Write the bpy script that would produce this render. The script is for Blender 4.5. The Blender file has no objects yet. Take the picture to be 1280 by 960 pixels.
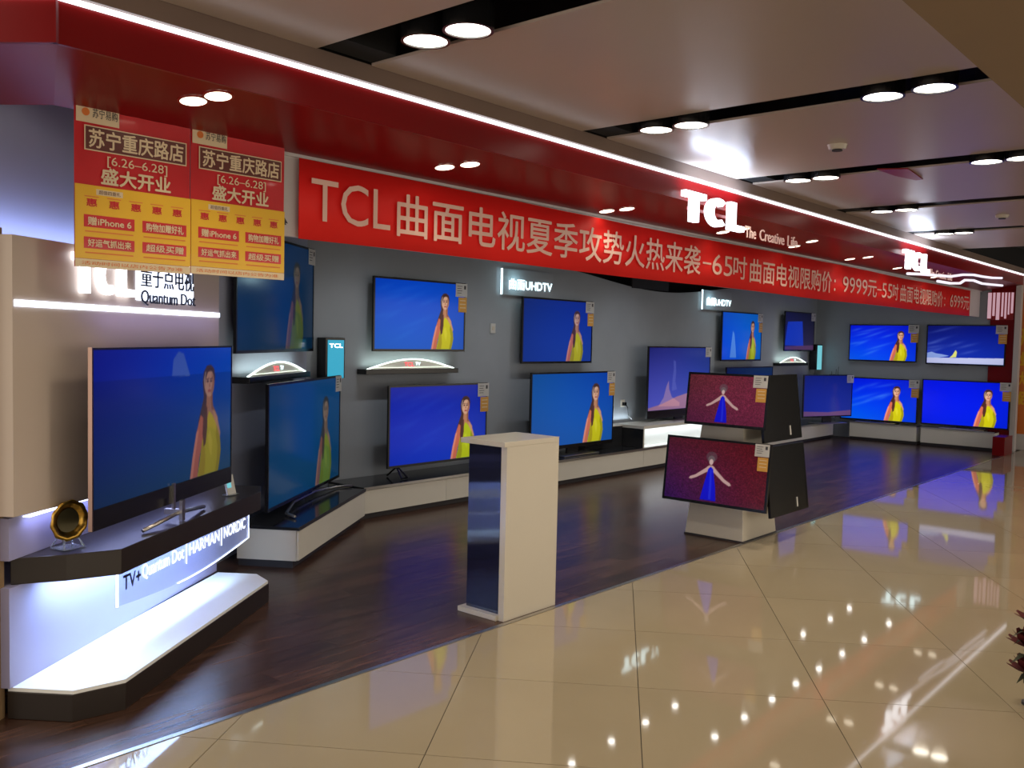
import bpy, bmesh, math, random
import numpy as np
from mathutils import Matrix, Vector
random.seed(7)
C = bpy.context.scene.collection
R = math.radians
S = bpy.context.scene

# ------------------------------------------------------------------ camera
cam_d = bpy.data.cameras.new('camera'); cam = bpy.data.objects.new('camera', cam_d); C.objects.link(cam)
cam_d.sensor_width = 36.0; cam_d.lens = 36.0 * 1141.83 / 1280.0; cam_d.clip_start = 0.05; cam_d.clip_end = 100
fw = Vector((0.75622, 0.65234, -0.05084)); rt = Vector((0.65387, -0.75628, 0.02211)); up = Vector((0.02403, 0.04996, 0.99846))
M_ = Matrix((rt, up, -fw)).transposed().to_4x4(); M_.translation = Vector((0, 0, 1.55))
cam.matrix_world = M_
S.camera = cam
# ------------------------------------------------------------------ world, exposure
w = bpy.data.worlds.new('world'); S.world = w; w.use_nodes = True
w.node_tree.nodes['Background'].inputs[0].default_value = (1.0, 0.88, 0.74, 1)
w.node_tree.nodes['Background'].inputs[1].default_value = 1.45
S.view_settings.view_transform = 'Standard'; S.view_settings.look = 'None'
S.view_settings.exposure = 0.0; S.view_settings.gamma = 1.0; S.view_settings.use_curve_mapping = False
K_CEIL = 6.5      # mall ceiling downlights, W
K_STORE = 13.0     # shop spots, W
K_SOFFIT = 1.6    # soffit downlights, W

def lamp(name, kind, loc, power, color=(1, 1, 1), size=0.1, size_y=None, rot=None, spot=None, blend=0.5, parent=None):
    d = bpy.data.lights.new(name, kind); d.energy = power; d.color = color
    if kind == 'AREA':
        d.size = size
        if size_y: d.shape = 'RECTANGLE'; d.size_y = size_y
    else:
        d.shadow_soft_size = size
    if kind == 'SPOT': d.spot_size = spot or R(100); d.spot_blend = blend
    o = bpy.data.objects.new(name, d); C.objects.link(o); o.location = loc
    if rot: o.rotation_euler = rot
    if parent: o.parent = parent
    return o

# ------------------------------------------------------------------ materials
def mat(name, col, rough=0.5, metal=0.0, spec=0.5, emit=None, es=1.0, coat=0.0, noise=None, bump=None, trans=0.0, var=0.0):
    m = bpy.data.materials.new(name); m.use_nodes = True; nt = m.node_tree; b = nt.nodes['Principled BSDF']
    def S_(k, v):
        if k in b.inputs: b.inputs[k].default_value = v
    S_('Base Color', (*col, 1)); S_('Roughness', rough); S_('Metallic', metal); S_('Specular IOR Level', spec)
    S_('Coat Weight', coat); S_('Coat Roughness', 0.04); S_('Transmission Weight', trans)
    if emit: S_('Emission Color', (*emit, 1)); S_('Emission Strength', es)
    if noise:   # (scale, amount, stretch)
        sc, am, st = noise
        tc = nt.nodes.new('ShaderNodeTexCoord'); mp = nt.nodes.new('ShaderNodeMapping'); mp.inputs['Scale'].default_value = st
        n = nt.nodes.new('ShaderNodeTexNoise'); n.inputs['Scale'].default_value = sc; n.inputs['Detail'].default_value = 6
        cr = nt.nodes.new('ShaderNodeValToRGB')
        cr.color_ramp.elements[0].position = .3; cr.color_ramp.elements[1].position = .7
        cr.color_ramp.elements[0].color = (*[c * (1 - am) for c in col], 1); cr.color_ramp.elements[1].color = (*[min(1, c * (1 + am)) for c in col], 1)
        L = nt.links.new
        L(tc.outputs['Object'], mp.inputs[0]); L(mp.outputs[0], n.inputs['Vector']); L(n.outputs[0], cr.inputs[0])
        out = cr.outputs[0]
        if var:
            oi = nt.nodes.new('ShaderNodeObjectInfo'); mr = nt.nodes.new('ShaderNodeMapRange')
            mr.inputs['To Min'].default_value = 1 - var; mr.inputs['To Max'].default_value = 1 + var
            L(oi.outputs['Random'], mr.inputs[0])
            mx = nt.nodes.new('ShaderNodeVectorMath'); mx.operation = 'SCALE'; L(out, mx.inputs[0]); L(mr.outputs[0], mx.inputs['Scale']); out = mx.outputs[0]
            ad = nt.nodes.new('ShaderNodeVectorMath'); ad.operation = 'ADD'; L(tc.outputs['Object'], ad.inputs[0]); 
            cx = nt.nodes.new('ShaderNodeCombineXYZ'); mu = nt.nodes.new('ShaderNodeMath'); mu.operation = 'MULTIPLY'; mu.inputs[1].default_value = 37; L(oi.outputs['Random'], mu.inputs[0]); L(mu.outputs[0], cx.inputs[0]); L(mu.outputs[0], cx.inputs[1])
            L(cx.outputs[0], ad.inputs[1]); L(ad.outputs[0], mp.inputs[0])
        L(out, b.inputs['Base Color'])
        if bump:
            bp = nt.nodes.new('ShaderNodeBump'); bp.inputs['Strength'].default_value = bump; bp.inputs['Distance'].default_value = .002
            L(n.outputs[0], bp.inputs['Height']); L(bp.outputs[0], b.inputs['Normal'])
    return m
def emis(name, col, s):
    return mat(name, (0.02, 0.02, 0.02), 0.4, emit=col, es=s)
def srgb(r, g, b):
    f = lambda c: (c / 12.92 if c <= .04045 else ((c + .055) / 1.055) ** 2.4)
    return (f(r / 255), f(g / 255), f(b / 255))
MT = dict(
 tile=mat('polished_tile', (0.40, 0.335, 0.225), 0.045, spec=0.62, noise=(1.3, 0.05, (1, 1, 1)), var=.03),
 grout=mat('grout', (0.05, 0.04, 0.03), 0.8),
 wood=mat('dark_wood', (0.070, 0.034, 0.022), 0.27, spec=0.32, noise=(9, 0.5, (.25, 3, 1)), var=.30, bump=.25),
 black=mat('black_plastic', (0.008, 0.008, 0.009), 0.22), matte_black=mat('matt_black', (0.010, 0.010, 0.011), 0.7, noise=(6, .3, (1, 1, 1))),
 void=mat('dark_void', (0.006, 0.006, 0.007), 0.95),
 red=mat('red_gloss', (0.20, 0.003, 0.004), 0.28, spec=0.20, coat=.0, noise=(.8, .10, (1, 1, 1))),
 red_lip=mat('red_lip', (0.30, 0.01, 0.01), 0.35),
 brown=mat('brown_band', (0.21, 0.145, 0.115), 0.45, noise=(2, .1, (1, 1, 1))),
 beam=mat('tan_bulkhead', (0.26, 0.17, 0.085), 0.6, noise=(1.2, .06, (1, 1, 1))),
 ceil=mat('ceiling_panel', (0.50, 0.405, 0.345), 0.28, spec=0.26, noise=(.6, .05, (1, 1, 1))),
 slot=mat('slot_side', (0.06, 0.035, 0.035), 0.6),
 wall=mat('grey_wall', (0.335, 0.375, 0.425), 0.75, noise=(2.0, .06, (1, 1, 1))),
 white_wall=mat('pale_wall', (0.40, 0.44, 0.58), 0.6, noise=(1.5, .04, (1, 1, 1))),
 beige=mat('beige_panel', (0.56, 0.47, 0.40), 0.45, noise=(1.2, .04, (1, 1, 1))),
 white=mat('white_laminate', (0.62, 0.575, 0.485), 0.28, coat=.2, noise=(1.5, .02, (1, 1, 1))),
 cab=mat('grey_white_laminate', (0.78, 0.76, 0.68), 0.35, noise=(1.5, .03, (1, 1, 1))),
 slab=mat('taupe_laminate', (0.024, 0.018, 0.015), 0.28, noise=(3, .1, (1, 1, 1))),
 glasstop=mat('dark_glass_top', (0.02, 0.022, 0.026), 0.10, spec=.6),
 dglass=mat('dark_blue_gloss', (0.012, 0.014, 0.04), 0.07, spec=.7),
 metal=mat('brushed_metal', (0.55, 0.53, 0.50), 0.28, metal=1, noise=(20, .1, (.1, 5, 5))),
 gold=mat('gold', (0.60, 0.36, 0.07), 0.28, metal=1, noise=(40, .35, (1, 1, 1)), bump=.6),
 gold_dark=mat('plate_centre', (0.10, 0.09, 0.05), 0.3, metal=.7),
 rose=mat('rose_metal', (0.45, 0.30, 0.25), 0.3, metal=1),
 kick=mat('dark_kick', (0.035, 0.034, 0.04), 0.5),
 white_board=mat('white_board', (0.62, 0.60, 0.60), 0.4, noise=(1, .04, (1, 1, 1))),
 banner=mat('red_banner_cloth', (0.90, 0.022, 0.018), 0.55, spec=.25, noise=(1.0, .08, (1, 1, 1))),
 ban_text=mat('banner_print', (0.85, 0.56, 0.47), 0.6),
 acrylic=mat('clear_acrylic', (0.75, 0.85, 0.9), 0.06, trans=.85, spec=.6),
 paper=mat('white_card', (0.62, 0.62, 0.60), 0.5, noise=(8, .05, (1, 1, 1))),
 orange=mat('orange_card', (0.72, 0.38, 0.07), 0.5, noise=(8, .08, (1, 1, 1))),
 ink=mat('dark_ink', (0.05, 0.05, 0.06), 0.6),
 p_red=mat('poster_red', (0.62, 0.022, 0.03), 0.22, coat=.3, noise=(3, .12, (1, 1, 1))),
 p_yel=mat('poster_yellow', (0.85, 0.50, 0.02), 0.3, coat=.2, noise=(3, .06, (1, 1, 1))),
 p_cream=mat('poster_cream', (0.80, 0.65, 0.42), 0.35), p_brown=mat('poster_brown', (0.13, 0.025, 0.018), 0.3, coat=.3),
 p_orange=mat('poster_orange', (0.75, 0.20, 0.03), 0.4),
 led=emis('led_strip_white', (0.92, 0.93, 1.0), 2.6), led_blue=emis('led_blue_white', (0.72, 0.80, 1.0), 3.2),
 arc=emis('arc_light', (0.85, 1.0, 0.93), 2.2), letters=emis('sign_letters', (0.93, 0.93, 1.0), 3.6), letters_soft=emis('soft_letters', (0.85, 0.90, 1.0), 1.6),
 letters_cyan=emis('cyan_white_letters', (0.72, 0.96, 1.0), 2.6),
 refl_line=emis('reflected_light_line', (0.95, 0.9, 1.0), 1.05),  # emission standing in for reflected strip light
 disc=emis('lamp_disc', (1.0, 0.93, 0.80), 9.0), disc_soft=emis('soffit_disc', (1.0, 0.88, 0.68), 4.0), disc_store=emis('shop_disc', (1.0, 0.97, 0.92), 22.0),
 red_glow=emis('red_glow_letters', (1.0, 0.08, 0.10), 1.6),
 cyan_panel=emis('cyan_panel', (0.03, 0.42, 0.62), 0.9), cyan_panel2=emis('pale_cyan_panel', (0.16, 0.55, 0.62), 1.0),
 tag_text=mat('tagline_letters', (0.75, 0.55, 0.50), 0.5, emit=(0.8, 0.5, 0.45), es=.25),
 dark_letters=mat('dark_letters', (0.01, 0.01, 0.03), 0.4),
 pinkbar=emis('pink_white_bar', (1.0, 0.60, 0.70), 0.5),  # emission standing in for a sign's reflection
 lit_white=mat('lit_white_top', (0.88, 0.90, 0.88), 0.4), niche=mat('niche_glow_tinted', (0.34, 0.33, 0.52), 0.45),  # niche: violet of the glow tinted into its base colour
 petal=mat('dark_red_petal', (0.10, 0.008, 0.012), 0.6, noise=(20, .3, (1, 1, 1))), leaf=mat('dark_leaf', (0.03, 0.035, 0.012), 0.6, noise=(20, .3, (1, 1, 1))),
 fin=mat('blue_white_acrylic', (0.80, 0.86, 1.0), 0.08, trans=.8, emit=(0.30, 0.40, 0.95), es=.10),
 tvback=mat('tv_back', (0.012, 0.012, 0.013), 0.5),
)
def screen_mat(name, s):
    m = bpy.data.materials.new(name); m.use_nodes = True; nt = m.node_tree; b = nt.nodes['Principled BSDF']
    a = nt.nodes.new('ShaderNodeVertexColor'); a.layer_name = 'picture'
    nt.links.new(a.outputs[0], b.inputs['Emission Color']); b.inputs['Emission Strength'].default_value = s
    b.inputs['Base Color'].default_value = (0.004, 0.004, 0.006, 1); b.inputs['Roughness'].default_value = 0.13; b.inputs['Specular IOR Level'].default_value = 0.16
    return m
MT['screen'] = screen_mat('lit_screen', 1.0)

# ------------------------------------------------------------------ helpers
class MB:
    def __init__(s): s.v = []; s.f = []
    def add(s, vs, fs, M=None):
        k = len(s.v); s.v += [tuple(M @ Vector(p)) if M else tuple(p) for p in vs]; s.f += [tuple(i + k for i in f) for f in fs]; return s
    def box(s, a, b, M=None):
        x0, y0, z0 = a; x1, y1, z1 = b
        v = [(x0, y0, z0), (x1, y0, z0), (x1, y1, z0), (x0, y1, z0), (x0, y0, z1), (x1, y0, z1), (x1, y1, z1), (x0, y1, z1)]
        return s.add(v, [(0, 3, 2, 1), (4, 5, 6, 7), (0, 1, 5, 4), (1, 2, 6, 5), (2, 3, 7, 6), (3, 0, 4, 7)], M)
    def prism(s, poly, z0, z1, M=None):     # poly CCW in xy
        n = len(poly); v = [(x, y, z0) for x, y in poly] + [(x, y, z1) for x, y in poly]
        return s.add(v, [tuple(reversed(range(n))), tuple(range(n, 2 * n))] + [(i, (i + 1) % n, n + (i + 1) % n, n + i) for i in range(n)], M)
    def vprism(s, poly, y0, y1, M=None):    # poly in (x,z), CCW seen from -y ; y0 front
        n = len(poly); v = [(x, y0, z) for x, z in poly] + [(x, y1, z) for x, z in poly]
        return s.add(v, [tuple(range(n)), tuple(reversed(range(n, 2 * n)))] + [((i + 1) % n, i, n + i, n + (i + 1) % n) for i in range(n)], M)
    def cyl(s, c, r, z0, z1, n=20, M=None, r1=None):
        r1 = r if r1 is None else r1
        v = [(c[0] + r * math.cos(2 * math.pi * i / n), c[1] + r * math.sin(2 * math.pi * i / n), z0) for i in range(n)] + \
            [(c[0] + r1 * math.cos(2 * math.pi * i / n), c[1] + r1 * math.sin(2 * math.pi * i / n), z1) for i in range(n)]
        return s.add(v, [tuple(reversed(range(n))), tuple(range(n, 2 * n))] + [(i, (i + 1) % n, n + (i + 1) % n, n + i) for i in range(n)], M)
    def tube(s, pts, r, n=6, M=None):
        pts = [Vector(p) for p in pts]; k = len(s.v); rings = []
        for i, p in enumerate(pts):
            d = (pts[min(i + 1, len(pts) - 1)] - pts[max(i - 1, 0)]).normalized()
            a = d.cross(Vector((0, 0, 1)));
            if a.length < 1e-3: a = d.cross(Vector((1, 0, 0)))
            a.normalize(); b = d.cross(a)
            rings.append([p + r * (math.cos(2 * math.pi * j / n) * a + math.sin(2 * math.pi * j / n) * b) for j in range(n)])
        v = [q for g in rings for q in g]; f = []
        for i in range(len(pts) - 1):
            for j in range(n): f.append((i * n + j, i * n + (j + 1) % n, (i + 1) * n + (j + 1) % n, (i + 1) * n + j))
        f += [tuple(range(n)), tuple(reversed(range((len(pts) - 1) * n, len(pts) * n)))]
        return s.add(v, f, M)
    def build(s, name, m, parent=None, bevel=0, smooth=False, M=None):
        me = bpy.data.meshes.new(name); me.from_pydata(s.v, [], s.f); me.update()
        bm = bmesh.new(); bm.from_mesh(me); bmesh.ops.recalc_face_normals(bm, faces=bm.faces)
        if bevel: bmesh.ops.bevel(bm, geom=bm.edges[:], offset=bevel, segments=2, affect='EDGES', profile=.5)
        bm.to_mesh(me); bm.free()
        if smooth:
            for p in me.polygons: p.use_smooth = True
        me.materials.append(MT[m] if isinstance(m, str) else m)
        o = bpy.data.objects.new(name, me); C.objects.link(o)
        if parent: o.parent = parent
        if M: o.matrix_local = M
        return o
def tag(o, label=None, cat=None, group=None, kind=None):
    for k, v in (('label', label), ('category', cat), ('group', group), ('kind', kind)):
        if v: o[k] = v
    return o
def thing(name, label, cat, loc=(0, 0, 0), rz=0, group=None):
    o = bpy.data.objects.new(name, None); C.objects.link(o); o.location = loc; o.rotation_euler = (0, 0, rz); o.empty_display_size = .1
    return tag(o, label, cat, group)
def struct(o): o['kind'] = 'structure'; return o
def copy_tree(o, parent=None):
    c = o.copy(); C.objects.link(c)
    if parent: c.parent = parent
    for ch in [x for x in o.children]: copy_tree(ch, c)
    return c

_tc = {}
def text_geo(body, off=0.0):
    """outline of a line of lettering normalised to the unit square (x, y)"""
    k = (body, off)
    if k in _tc: return _tc[k]
    cu = bpy.data.curves.new('lettering', 'FONT'); cu.body = body; cu.size = 1; cu.offset = off; cu.resolution_u = 3; cu.fill_mode = 'FRONT'
    o = bpy.data.objects.new('lettering', cu); C.objects.link(o)
    bpy.context.view_layer.update()
    me = o.evaluated_get(bpy.context.evaluated_depsgraph_get()).to_mesh()
    v = np.array([x.co[:] for x in me.vertices]) if len(me.vertices) else np.zeros((0, 3)); f = [tuple(p.vertices) for p in me.polygons]
    o.to_mesh_clear(); bpy.data.objects.remove(o); bpy.data.curves.remove(cu)
    if len(v):
        a, b = v.min(0), v.max(0); v = (v - a) / np.maximum(b - a, 1e-6)
    _tc[k] = (v, f); return _tc[k]
def text(body, x0, x1, z0, z1, y, m, name, parent, off=0.0, depth=0.0015, bold=0.0):
    bold = off if depth <= .004 else 0; off = 0.0
    """lettering standing in the local xz plane, facing -y, inside the given box; thickness depth"""
    v, f = text_geo(body, off)
    P = [(x0 + p[0] * (x1 - x0), y, z0 + p[1] * (z1 - z0)) for p in v]
    n = len(P); mb = MB()
    if depth <= .004:
        h_ = (z1 - z0) * bold
        shifts = [(0, 0)] if not bold else [(-h_, 0), (h_, 0), (0, h_), (0, -h_)]
        for si, (sx, sz) in enumerate(shifts): mb.add([(a + sx, b_ - si * .00008, c + sz) for a, b_, c in P], f)
    if depth > .004:
        # solid letters: front, back and rim
        ed = {}
        for q in f:
            for i in range(len(q)):
                e = (q[i], q[(i + 1) % len(q)]); ed[e] = 1
        rim = [e for e in ed if (e[1], e[0]) not in ed]
        mb.add(P + [(a, y + depth, c) for a, b_, c in P], [q for q in f] + [tuple(n + i for i in reversed(q)) for q in f] + [(e[1], e[0], n + e[0], n + e[1]) for e in rim])
    me = bpy.data.meshes.new(name); me.from_pydata(mb.v, [], mb.f); me.update(); me.materials.append(MT[m])
    o = bpy.data.objects.new(name, me); C.objects.link(o)
    if parent: o.parent = parent
    return o

# ================================================================== SETTING
# ---- floor: base, polished tiles (walkway), dark planks (shop)
fb = struct(MB().box((-3, -5, -.12), (19, 6.9, -.004)).build('floor', 'grout'))
def clip(poly, a, b, c):       # keep a*x+b*y<=c
    out = []
    for i in range(len(poly)):
        p, q = poly[i], poly[(i + 1) % len(poly)]; dp = a * p[0] + b * p[1] - c; dq = a * q[0] + b * q[1] - c
        if dp <= 0: out.append(p)
        if dp * dq < 0: t = dp / (dp - dq); out.append((p[0] + t * (q[0] - p[0]), p[1] + t * (q[1] - p[1])))
    return out
th = 0.59618; da = (math.cos(th), math.sin(th)); db = (-math.sin(th), math.cos(th)); J = (2.975, 2.831); G = .0018
tile_me = None
for i in range(-14, 18):
    for j in range(-14, 12):
        corners = [(J[0] + da[0] * (i * .8 + s) + db[0] * (j * .8 + t), J[1] + da[1] * (i * .8 + s) + db[1] * (j * .8 + t)) for s, t in ((G, G), (.8 - G, G), (.8 - G, .8 - G), (G, .8 - G))]
        p = clip(clip(clip(clip(corners, 0, 1, 3.175), 0, -1, 1.2), 1, 0, 16.5), -1, 0, -0.2)
        if len(p) < 3: continue
        ar = abs(sum(p[k][0] * p[(k + 1) % len(p)][1] - p[(k + 1) % len(p)][0] * p[k][1] for k in range(len(p)))) / 2
        if ar < .004: continue
        cx = corners[0]
        if ar > .634 and tile_me:
            o = bpy.data.objects.new('tile', tile_me); C.objects.link(o); o.parent = fb
        else:
            loc = [(q[0] - cx[0], q[1] - cx[1]) for q in p]
            o = MB().prism(loc, -.004, 0).build('tile', 'tile', fb)
            if ar > .634: tile_me = o.data
        o.location = (cx[0], cx[1], 0)
plank_me = MB().box((.0008, .0008, -.004), (1.2492, .1592, 0)).build('plank', 'wood').data
bpy.data.objects.remove(bpy.data.objects['plank'])
for j in range(17):
    y = 3.205 + j * .16; off = (j * .47) % 1.25
    for i in range(13):
        x = -.6 + off + i * 1.25
        if y > 4.9 and x < 2.0: continue
        if x > 15.0: continue
        o = bpy.data.objects.new('plank', plank_me); C.objects.link(o); o.parent = fb; o.location = (x, y, 0)
# metal threshold between them
struct(MB().box((-.3, 3.177, -.004), (15.3, 3.203, .003)).build('trim_1', 'metal'))

# ---- ceiling: dark deck with panels and light slots
cl = struct(MB().box((-3, -5, 2.98), (11.85, 3.2, 3.02)).build('ceiling', 'slot'))
struct(MB().box((11.85, -5, 3.3), (19, 6.9, 3.35)).build('ceiling_high', 'void')).name = 'ceiling.001'
slots = [(.45, .78), (2.37, 2.67), (4.22, 4.47), (6.1, 6.36), (7.93, 8.2), (9.85, 10.1)]
xs = [-3] + [e for s_ in slots for e in s_] + [11.85]
for k in range(0, len(xs), 2):
    MB().box((xs[k], -5, 2.73), (xs[k + 1], 3.16, 2.742)).build('ceiling_panel', 'ceil', cl)
for a, b in slots:      # end block of each slot towards the shop
    MB().box((a, 3.0 if a < 3 else 2.98, 2.744), (b, 3.16, 2.98)).build('slot_end', 'void', cl)
struct(MB().box((-3, 3.205, 2.702), (15.4, 3.22, 3.02)).build('leak_blocker', 'void'))  # added unseen black strip, stops light leaking in above the canopy
# bulkhead over the walkway
struct(MB().box((-3, -3, 2.50), (11.85, .88, 2.729)).build('trim_2', 'beam'))
# shop ceiling behind the banner
sc = struct(MB().box((1.2, 3.85, 2.76), (15.4, 6.9, 2.80)).build('ceiling.002', 'void'))
# ---- walls
struct(MB().prism([(1.0, 3.857), (4.70, 6.352), (4.64, 6.44), (.94, 3.945)], 0, 2.76).build('wall_left', 'white_wall'))
mb = MB(); N = 90; xa, xb = 4.70, 15.35
def wtop(x): return 2.375 if x < 7.55 or x > 13.05 else 2.28 + .095 * math.cos(2 * math.pi * (x - 7.55) / 5.5)
top = [(xa + (xb - xa) * i / N, wtop(xa + (xb - xa) * i / N)) for i in range(N + 1)]
for i in range(N):
    (x0, z0), (x1, z1) = top[i], top[i + 1]
    mb.box((x0, 6.35, 0), (x1, 6.40, (z0 + z1) / 2))
mb2 = MB(); mb2.vprism([(xa, 0), (xb, 0)] + [p for p in reversed(top)], 6.35, 6.41)
struct(mb2.build('wall_back', 'wall'))
struct(MB().box((4.0, 6.80, 0), (15.6, 6.86, 2.8)).build('wall_back.001', 'void'))
struct(MB().box((15.35, 3.62, 0), (15.41, 6.41, 2.76)).build('wall_right', 'wall'))
struct(MB().box((15.35, 6.415, 0), (15.41, 6.86, 2.76)).build('wall_right.002', 'void'))
struct(MB().box((15.33, 3.28, 0), (15.41, 3.62, 2.60)).build('wall_right.001', 'red'))
struct(MB().box((15.30, 3.205, 0), (15.42, 3.28, 2.66)).build('trim_3', 'white_board'))
struct(MB().box((19, -5, 0), (19.05, 6.9, 3.3)).build('wall_far', 'void'))

# ---- red canopy: sloping glossy soffit, return on the left, light strip, brown band
def slabq(pts, t, name, m, parent=None):
    a, b, c_ = (Vector(p) for p in pts[:3]); n = (b - a).cross(c_ - a).normalized()
    if n.z < 0: n = -n
    v = [Vector(p) for p in pts]; v2 = [p + n * t for p in v]; k = len(v)
    return MB().add(v + v2, [tuple(range(k)), tuple(reversed(range(k, 2 * k)))] + [((i + 1) % k, i, k + i, k + (i + 1) % k) for i in range(k)]).build(name, m, parent)
can = thing('shop_canopy', 'long glossy red canopy with downlights in its underside over the whole shop front', 'canopy', (1.34, 3.2, 2.40))
def cp(o): o.location = (-1.34, -3.2, -2.40); return o
cp(slabq([(1.345, 3.205, 2.50), (15.33, 3.205, 2.50), (15.33, 3.75, 2.42), (1.56, 3.75, 2.42)], .02, 'soffit_panel', 'red', can))
cp(slabq([(.895, 3.775, 2.50), (1.345, 3.205, 2.50), (1.56, 3.75, 2.42), (1.32, 4.06, 2.42)], .02, 'soffit_panel', 'red', can))
cp(MB().box((1.333, 3.198, 2.498), (15.33, 3.215, 2.655)).build('front_lip', 'red', can))
cp(MB().prism([(.885, 3.77), (1.335, 3.19), (1.35, 3.20), (.90, 3.785)], 2.498, 2.655).build('front_lip', 'red', can))
L_ = MB().box((1.335, 3.182, 2.640), (15.3, 3.199, 2.655)); LD = cp(L_.build('light_strip', 'led', can))
LD2 = cp(MB().prism([(.875, 3.765), (1.33, 3.18), (1.345, 3.192), (.89, 3.777)], 2.640, 2.655).build('light_strip', 'led', can))
cp(MB().box((1.34, 3.165, 2.658), (15.33, 3.2, 2.735)).build('fascia_band', 'brown', can))
cp(MB().prism([(.87, 3.75), (1.33, 3.16), (1.36, 3.19), (.90, 3.79)], 2.658, 2.735).build('fascia_band', 'brown', can))
cp(MB().box((2.3, 3.752, 2.405), (15.33, 3.80, 2.445)).build('lower_moulding', 'white_board', can))
cp(MB().box((1.34, 3.2, 2.655), (15.33, 3.83, 2.70)).build('canopy_top', 'brown', can))

# soffit downlights (recessed, in the sloping panel)
sof = [(1.96, 3.41), (2.01, 3.31), (3.49, 3.52), (3.57, 3.41), (5.20, 3.66), (5.28, 3.55), (6.75, 3.60), (6.80, 3.45), (8.08, 3.58), (8.0, 3.38), (9.5, 3.60), (9.6, 3.45), (10.88, 3.57), (10.95, 3.43), (12.4, 3.6), (12.5, 3.45)]
along = ['above the yellow posters', 'above the large banner letters', 'left of the big glowing letters', 'behind the big glowing letters', 'right of the small tagline', 'midway between both glowing signs', 'just left of the far glowing sign', 'beyond the far glowing sign']
ang = math.atan2(.08, .55)
for i, (x, y) in enumerate(sof):
    z = 2.50 - (y - 3.2) * .08 / .55
    t = thing('soffit_downlight', ('rear' if i % 2 == 0 else 'front') + ' warm downlight of the canopy pair ' + along[i // 2], 'downlight', (x, y, z), 0, 'downlights in the red canopy')
    Mx = Matrix.Rotation(-ang, 4, 'X')
    g = MB()
    n = 24; v = []; f = []
    for k in range(n):
        a = 2 * math.pi * k / n
        v += [(.062 * math.cos(a), .062 * math.sin(a), -.004), (.052 * math.cos(a), .052 * math.sin(a), -.004), (.062 * math.cos(a), .062 * math.sin(a), -.0005), (.052 * math.cos(a), .052 * math.sin(a), -.0005)]
        q = 4 * ((k + 1) % n); p_ = 4 * k
        f += [(p_, q, q + 1, p_ + 1), (p_ + 2, q + 2, q, p_), (p_ + 1, q + 1, q + 3, p_ + 3)]
    g.add(v, f, Mx).build('trim_ring', 'red_lip', t)
    MB().cyl((0, 0), .052, -.003, -.001, 24, Mx).build('lamp_disc', 'disc_soft', t)
    if i % 2: lamp('downlight_lamp', 'SPOT', (0, -.0, -.03), K_SOFFIT * 2, (1, .86, .66), .04, spot=R(120), parent=t)

# ceiling downlights (black cans in the slots)
cans = [(2.52, 2.66, 'left', 'nearest the top edge in the first slot'), (2.53, 2.44, 'right', 'nearest the top edge in the first slot'),
        (4.34, 2.74, 'left', 'hanging in the second slot above the big sign'), (4.35, 2.53, 'right', 'hanging in the second slot above the big sign'),
        (4.36, 1.53, 'left', 'in the second slot beside the tan bulkhead'), (4.35, 1.30, 'right', 'in the second slot beside the tan bulkhead'),
        (6.25, 2.76, 'left', 'at the shop end of the third slot'), (6.25, 2.56, 'right', 'at the shop end of the third slot'),
        (6.25, 1.54, 'left', 'at the right photo edge, third slot'), (6.25, 1.34, 'right', 'at the right photo edge, third slot'),
        (8.08, 2.80, 'left', 'at the shop end of the fourth slot'), (8.08, 2.60, 'right', 'at the shop end of the fourth slot'),
        (9.98, 2.82, 'left', 'in the fifth and farthest slot'), (9.98, 2.64, 'right', 'in the fifth and farthest slot')]
for i, (x, y, s_, d_) in enumerate(cans):
    t = thing('ceiling_downlight', f'{s_} black downlight of the pair {d_}', 'downlight', (x, y, 2.70), 0, 'paired ceiling downlights')
    n = 28
    g = MB(); v = []; f = []
    for k in range(n):
        a = 2 * math.pi * k / n; c_, s2 = math.cos(a), math.sin(a)
        v += [(.098 * c_, .098 * s2, .0), (.086 * c_, .086 * s2, .0), (.098 * c_, .098 * s2, .27), (.086 * c_, .086 * s2, .03)]
        q = 4 * ((k + 1) % n); p_ = 4 * k
        f += [(p_, p_ + 1, q + 1, q), (p_ + 2, p_, q, q + 2), (p_ + 1, p_ + 3, q + 3, q + 1)]
    g.add(v, f).build('housing', 'black', t, smooth=False)
    MB().cyl((0, 0), .086, .006, .010, 28).build('lamp_disc', 'disc', t)
    lamp('downlight_lamp', 'SPOT', (0, 0, -.03), K_CEIL * 3.2, (1, .86, .66), .07, spot=R(140), blend=.8, parent=t)
# two more pairs overhead / behind the photographer, same slots
for i, (x, y) in enumerate([(.62, 2.5), (.62, 1.4), (2.52, 1.35), (8.08, 1.5), (9.98, 1.6)]):
    lamp('overhead_lamp', 'SPOT', (x, y, 2.69), K_CEIL * 4, (1, .86, .66), .07, spot=R(140), blend=.8)
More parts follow.
